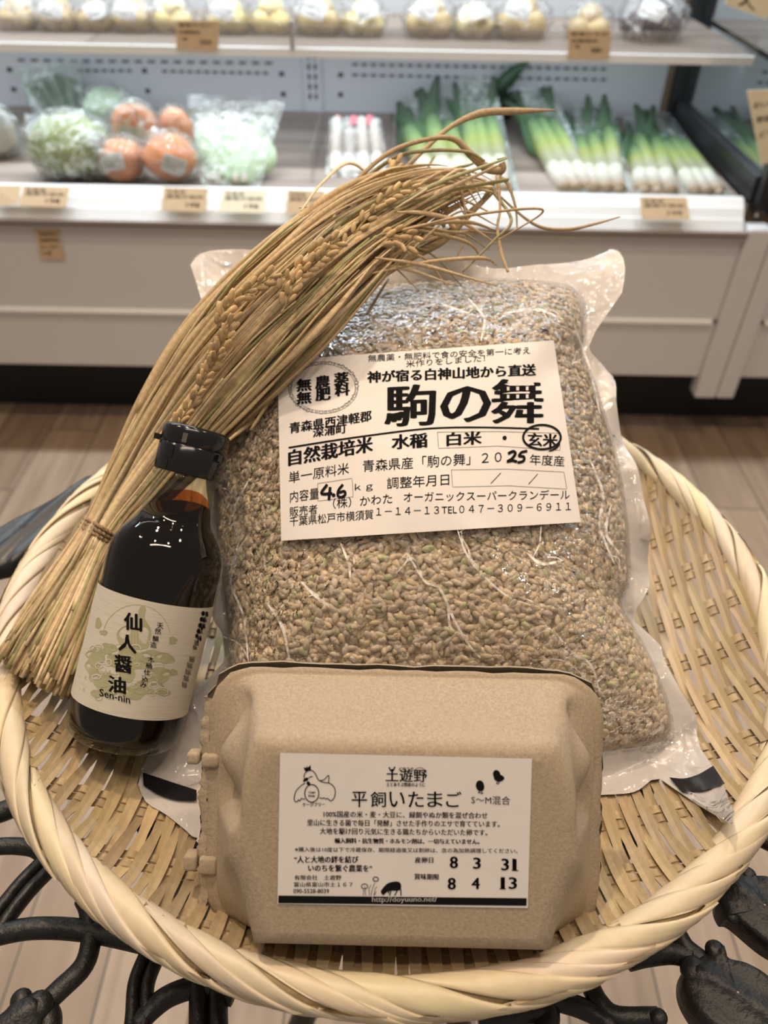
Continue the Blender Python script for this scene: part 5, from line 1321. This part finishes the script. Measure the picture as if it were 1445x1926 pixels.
tag(lf, 'single dark green leaf leaning on the back panel above the leeks', 'leaf')
mb = MB(); X = np.array([onY(np.array(a), np.array(b), c) for a, b, c in [(925,215,yb-.10),(945,200,yb-.06),(930,172,yb-.03)]]); leaf_blade(mb, X, [0.02, 0.035, 0.02], (0.012, 0.03, 0.014), np.array([0, -1.0, 0.2])); o = mb.build('leaf_tip', M['leek']); adopt(o, lf)
# clear empty divider trays at the right of the salad bag
dv = onZ(np.array([[498., 610.], [486., 350.]])[0], np.array([225., 232.]), DECK)
for px, lab_ in ((612, 'thin clear shelf divider left of the white sticks'), (742, 'thin clear shelf divider left of the dark leeks')):
    a_, b_ = deck_pt(px, 240), deck_pt(px-8, 345); o = MB().box((a_[0]-0.001, b_[1], DECK), (a_[0]+0.001, a_[1], DECK+0.06)).build('shelf_divider', M['acrylic'], smooth=False); tag(o, lab_, 'divider', 'clear shelf dividers')
# ------------------------------------------------------------------ bagged potatoes on the upper shelf
ZS = zs1+0.002
pot = [(-12,62,'potato'),(66,140,'potato'),(138,205,'potato'),(205,282,'potato'),(282,358,'potato2'),(388,466,'potato2'),(466,546,'potato2'),(556,642,'potato'),(642,722,'potato2'),(764,852,'potato'),(856,932,'potato2'),(936,1032,'potato'),(1074,1152,'potato'),(1184,1290,'purple')]
PL = ['bag of brown potatoes cut by the left edge, upper shelf', 'bag of round brown potatoes second along the upper shelf', 'potato bag with a big white sticker facing out, upper shelf', 'potato bag just left of the pale bag by the gap, upper shelf', 'pale yellow potato bag left of the gap above the kraft card', 'pale yellow potato bag right of the gap, upper shelf', 'yellow potato bag touching the guard joint from the left', 'brown potato bag just right of the guard joint', 'yellow potato bag second right of the guard joint', 'brown potato bag above the broad leaved leeks', 'pale yellow potato bag with a folded sticker, upper shelf centre right', 'large potato bag with golden highlights before the right kraft card', 'potato bag behind the right kraft card', 'bag of dark purple vegetables at the right end of the upper shelf']
YP = YS+0.12
for i, (x0, x1, mt) in enumerate(pot):
    p = onY(np.array((x0+x1)/2.0), np.array(52.0), YP); k = pxm(p); rx = (x1-x0)/2/k; cx = p[0]
    r = thing('potato_bag' if mt != 'purple' else 'purple_vegetable_bag', PL[i], 'potatoes' if mt != 'purple' else 'vegetables', (cx, YP+rx*0.7, ZS), 'bagged potatoes on the upper shelf' if mt != 'purple' else None)
    rad = rx*0.60
    for j, (ox, oy, oz) in enumerate(((-0.42, 0.1, 0.62), (0.42, 0.0, 0.62), (0.0, 0.6, 0.64), (0.05, 0.3, 1.45))):
        c = np.array([cx+ox*rx, YP+rx*0.7+oy*rx, ZS+oz*rad*1.0+0.002]); s_ = i*4+j
        MB().ball(c, (rad*1.02, rad*0.9, rad*0.86), 24, 16, bump=lambda D, s=s_: lump(D, s, 0.035)).build('potato' if mt != 'purple' else 'purple_vegetable', M[mt], r)
    c = np.array([cx, YP+rx*0.75, ZS+rx*0.68]); film_wrap(c, (rx*1.04, rx*0.98, rx*0.78), r, 50+i, 'film_clear', 0.12)
    if i in (1, 2, 3, 5, 7, 8, 9, 10, 11, 13): sticker((x0+x1)/2+(-1)**i*10, 18, 0.055, 0.036, c, (rx*1.06, rx*1.0, rx*0.82), r, 0.25*(-1)**i)
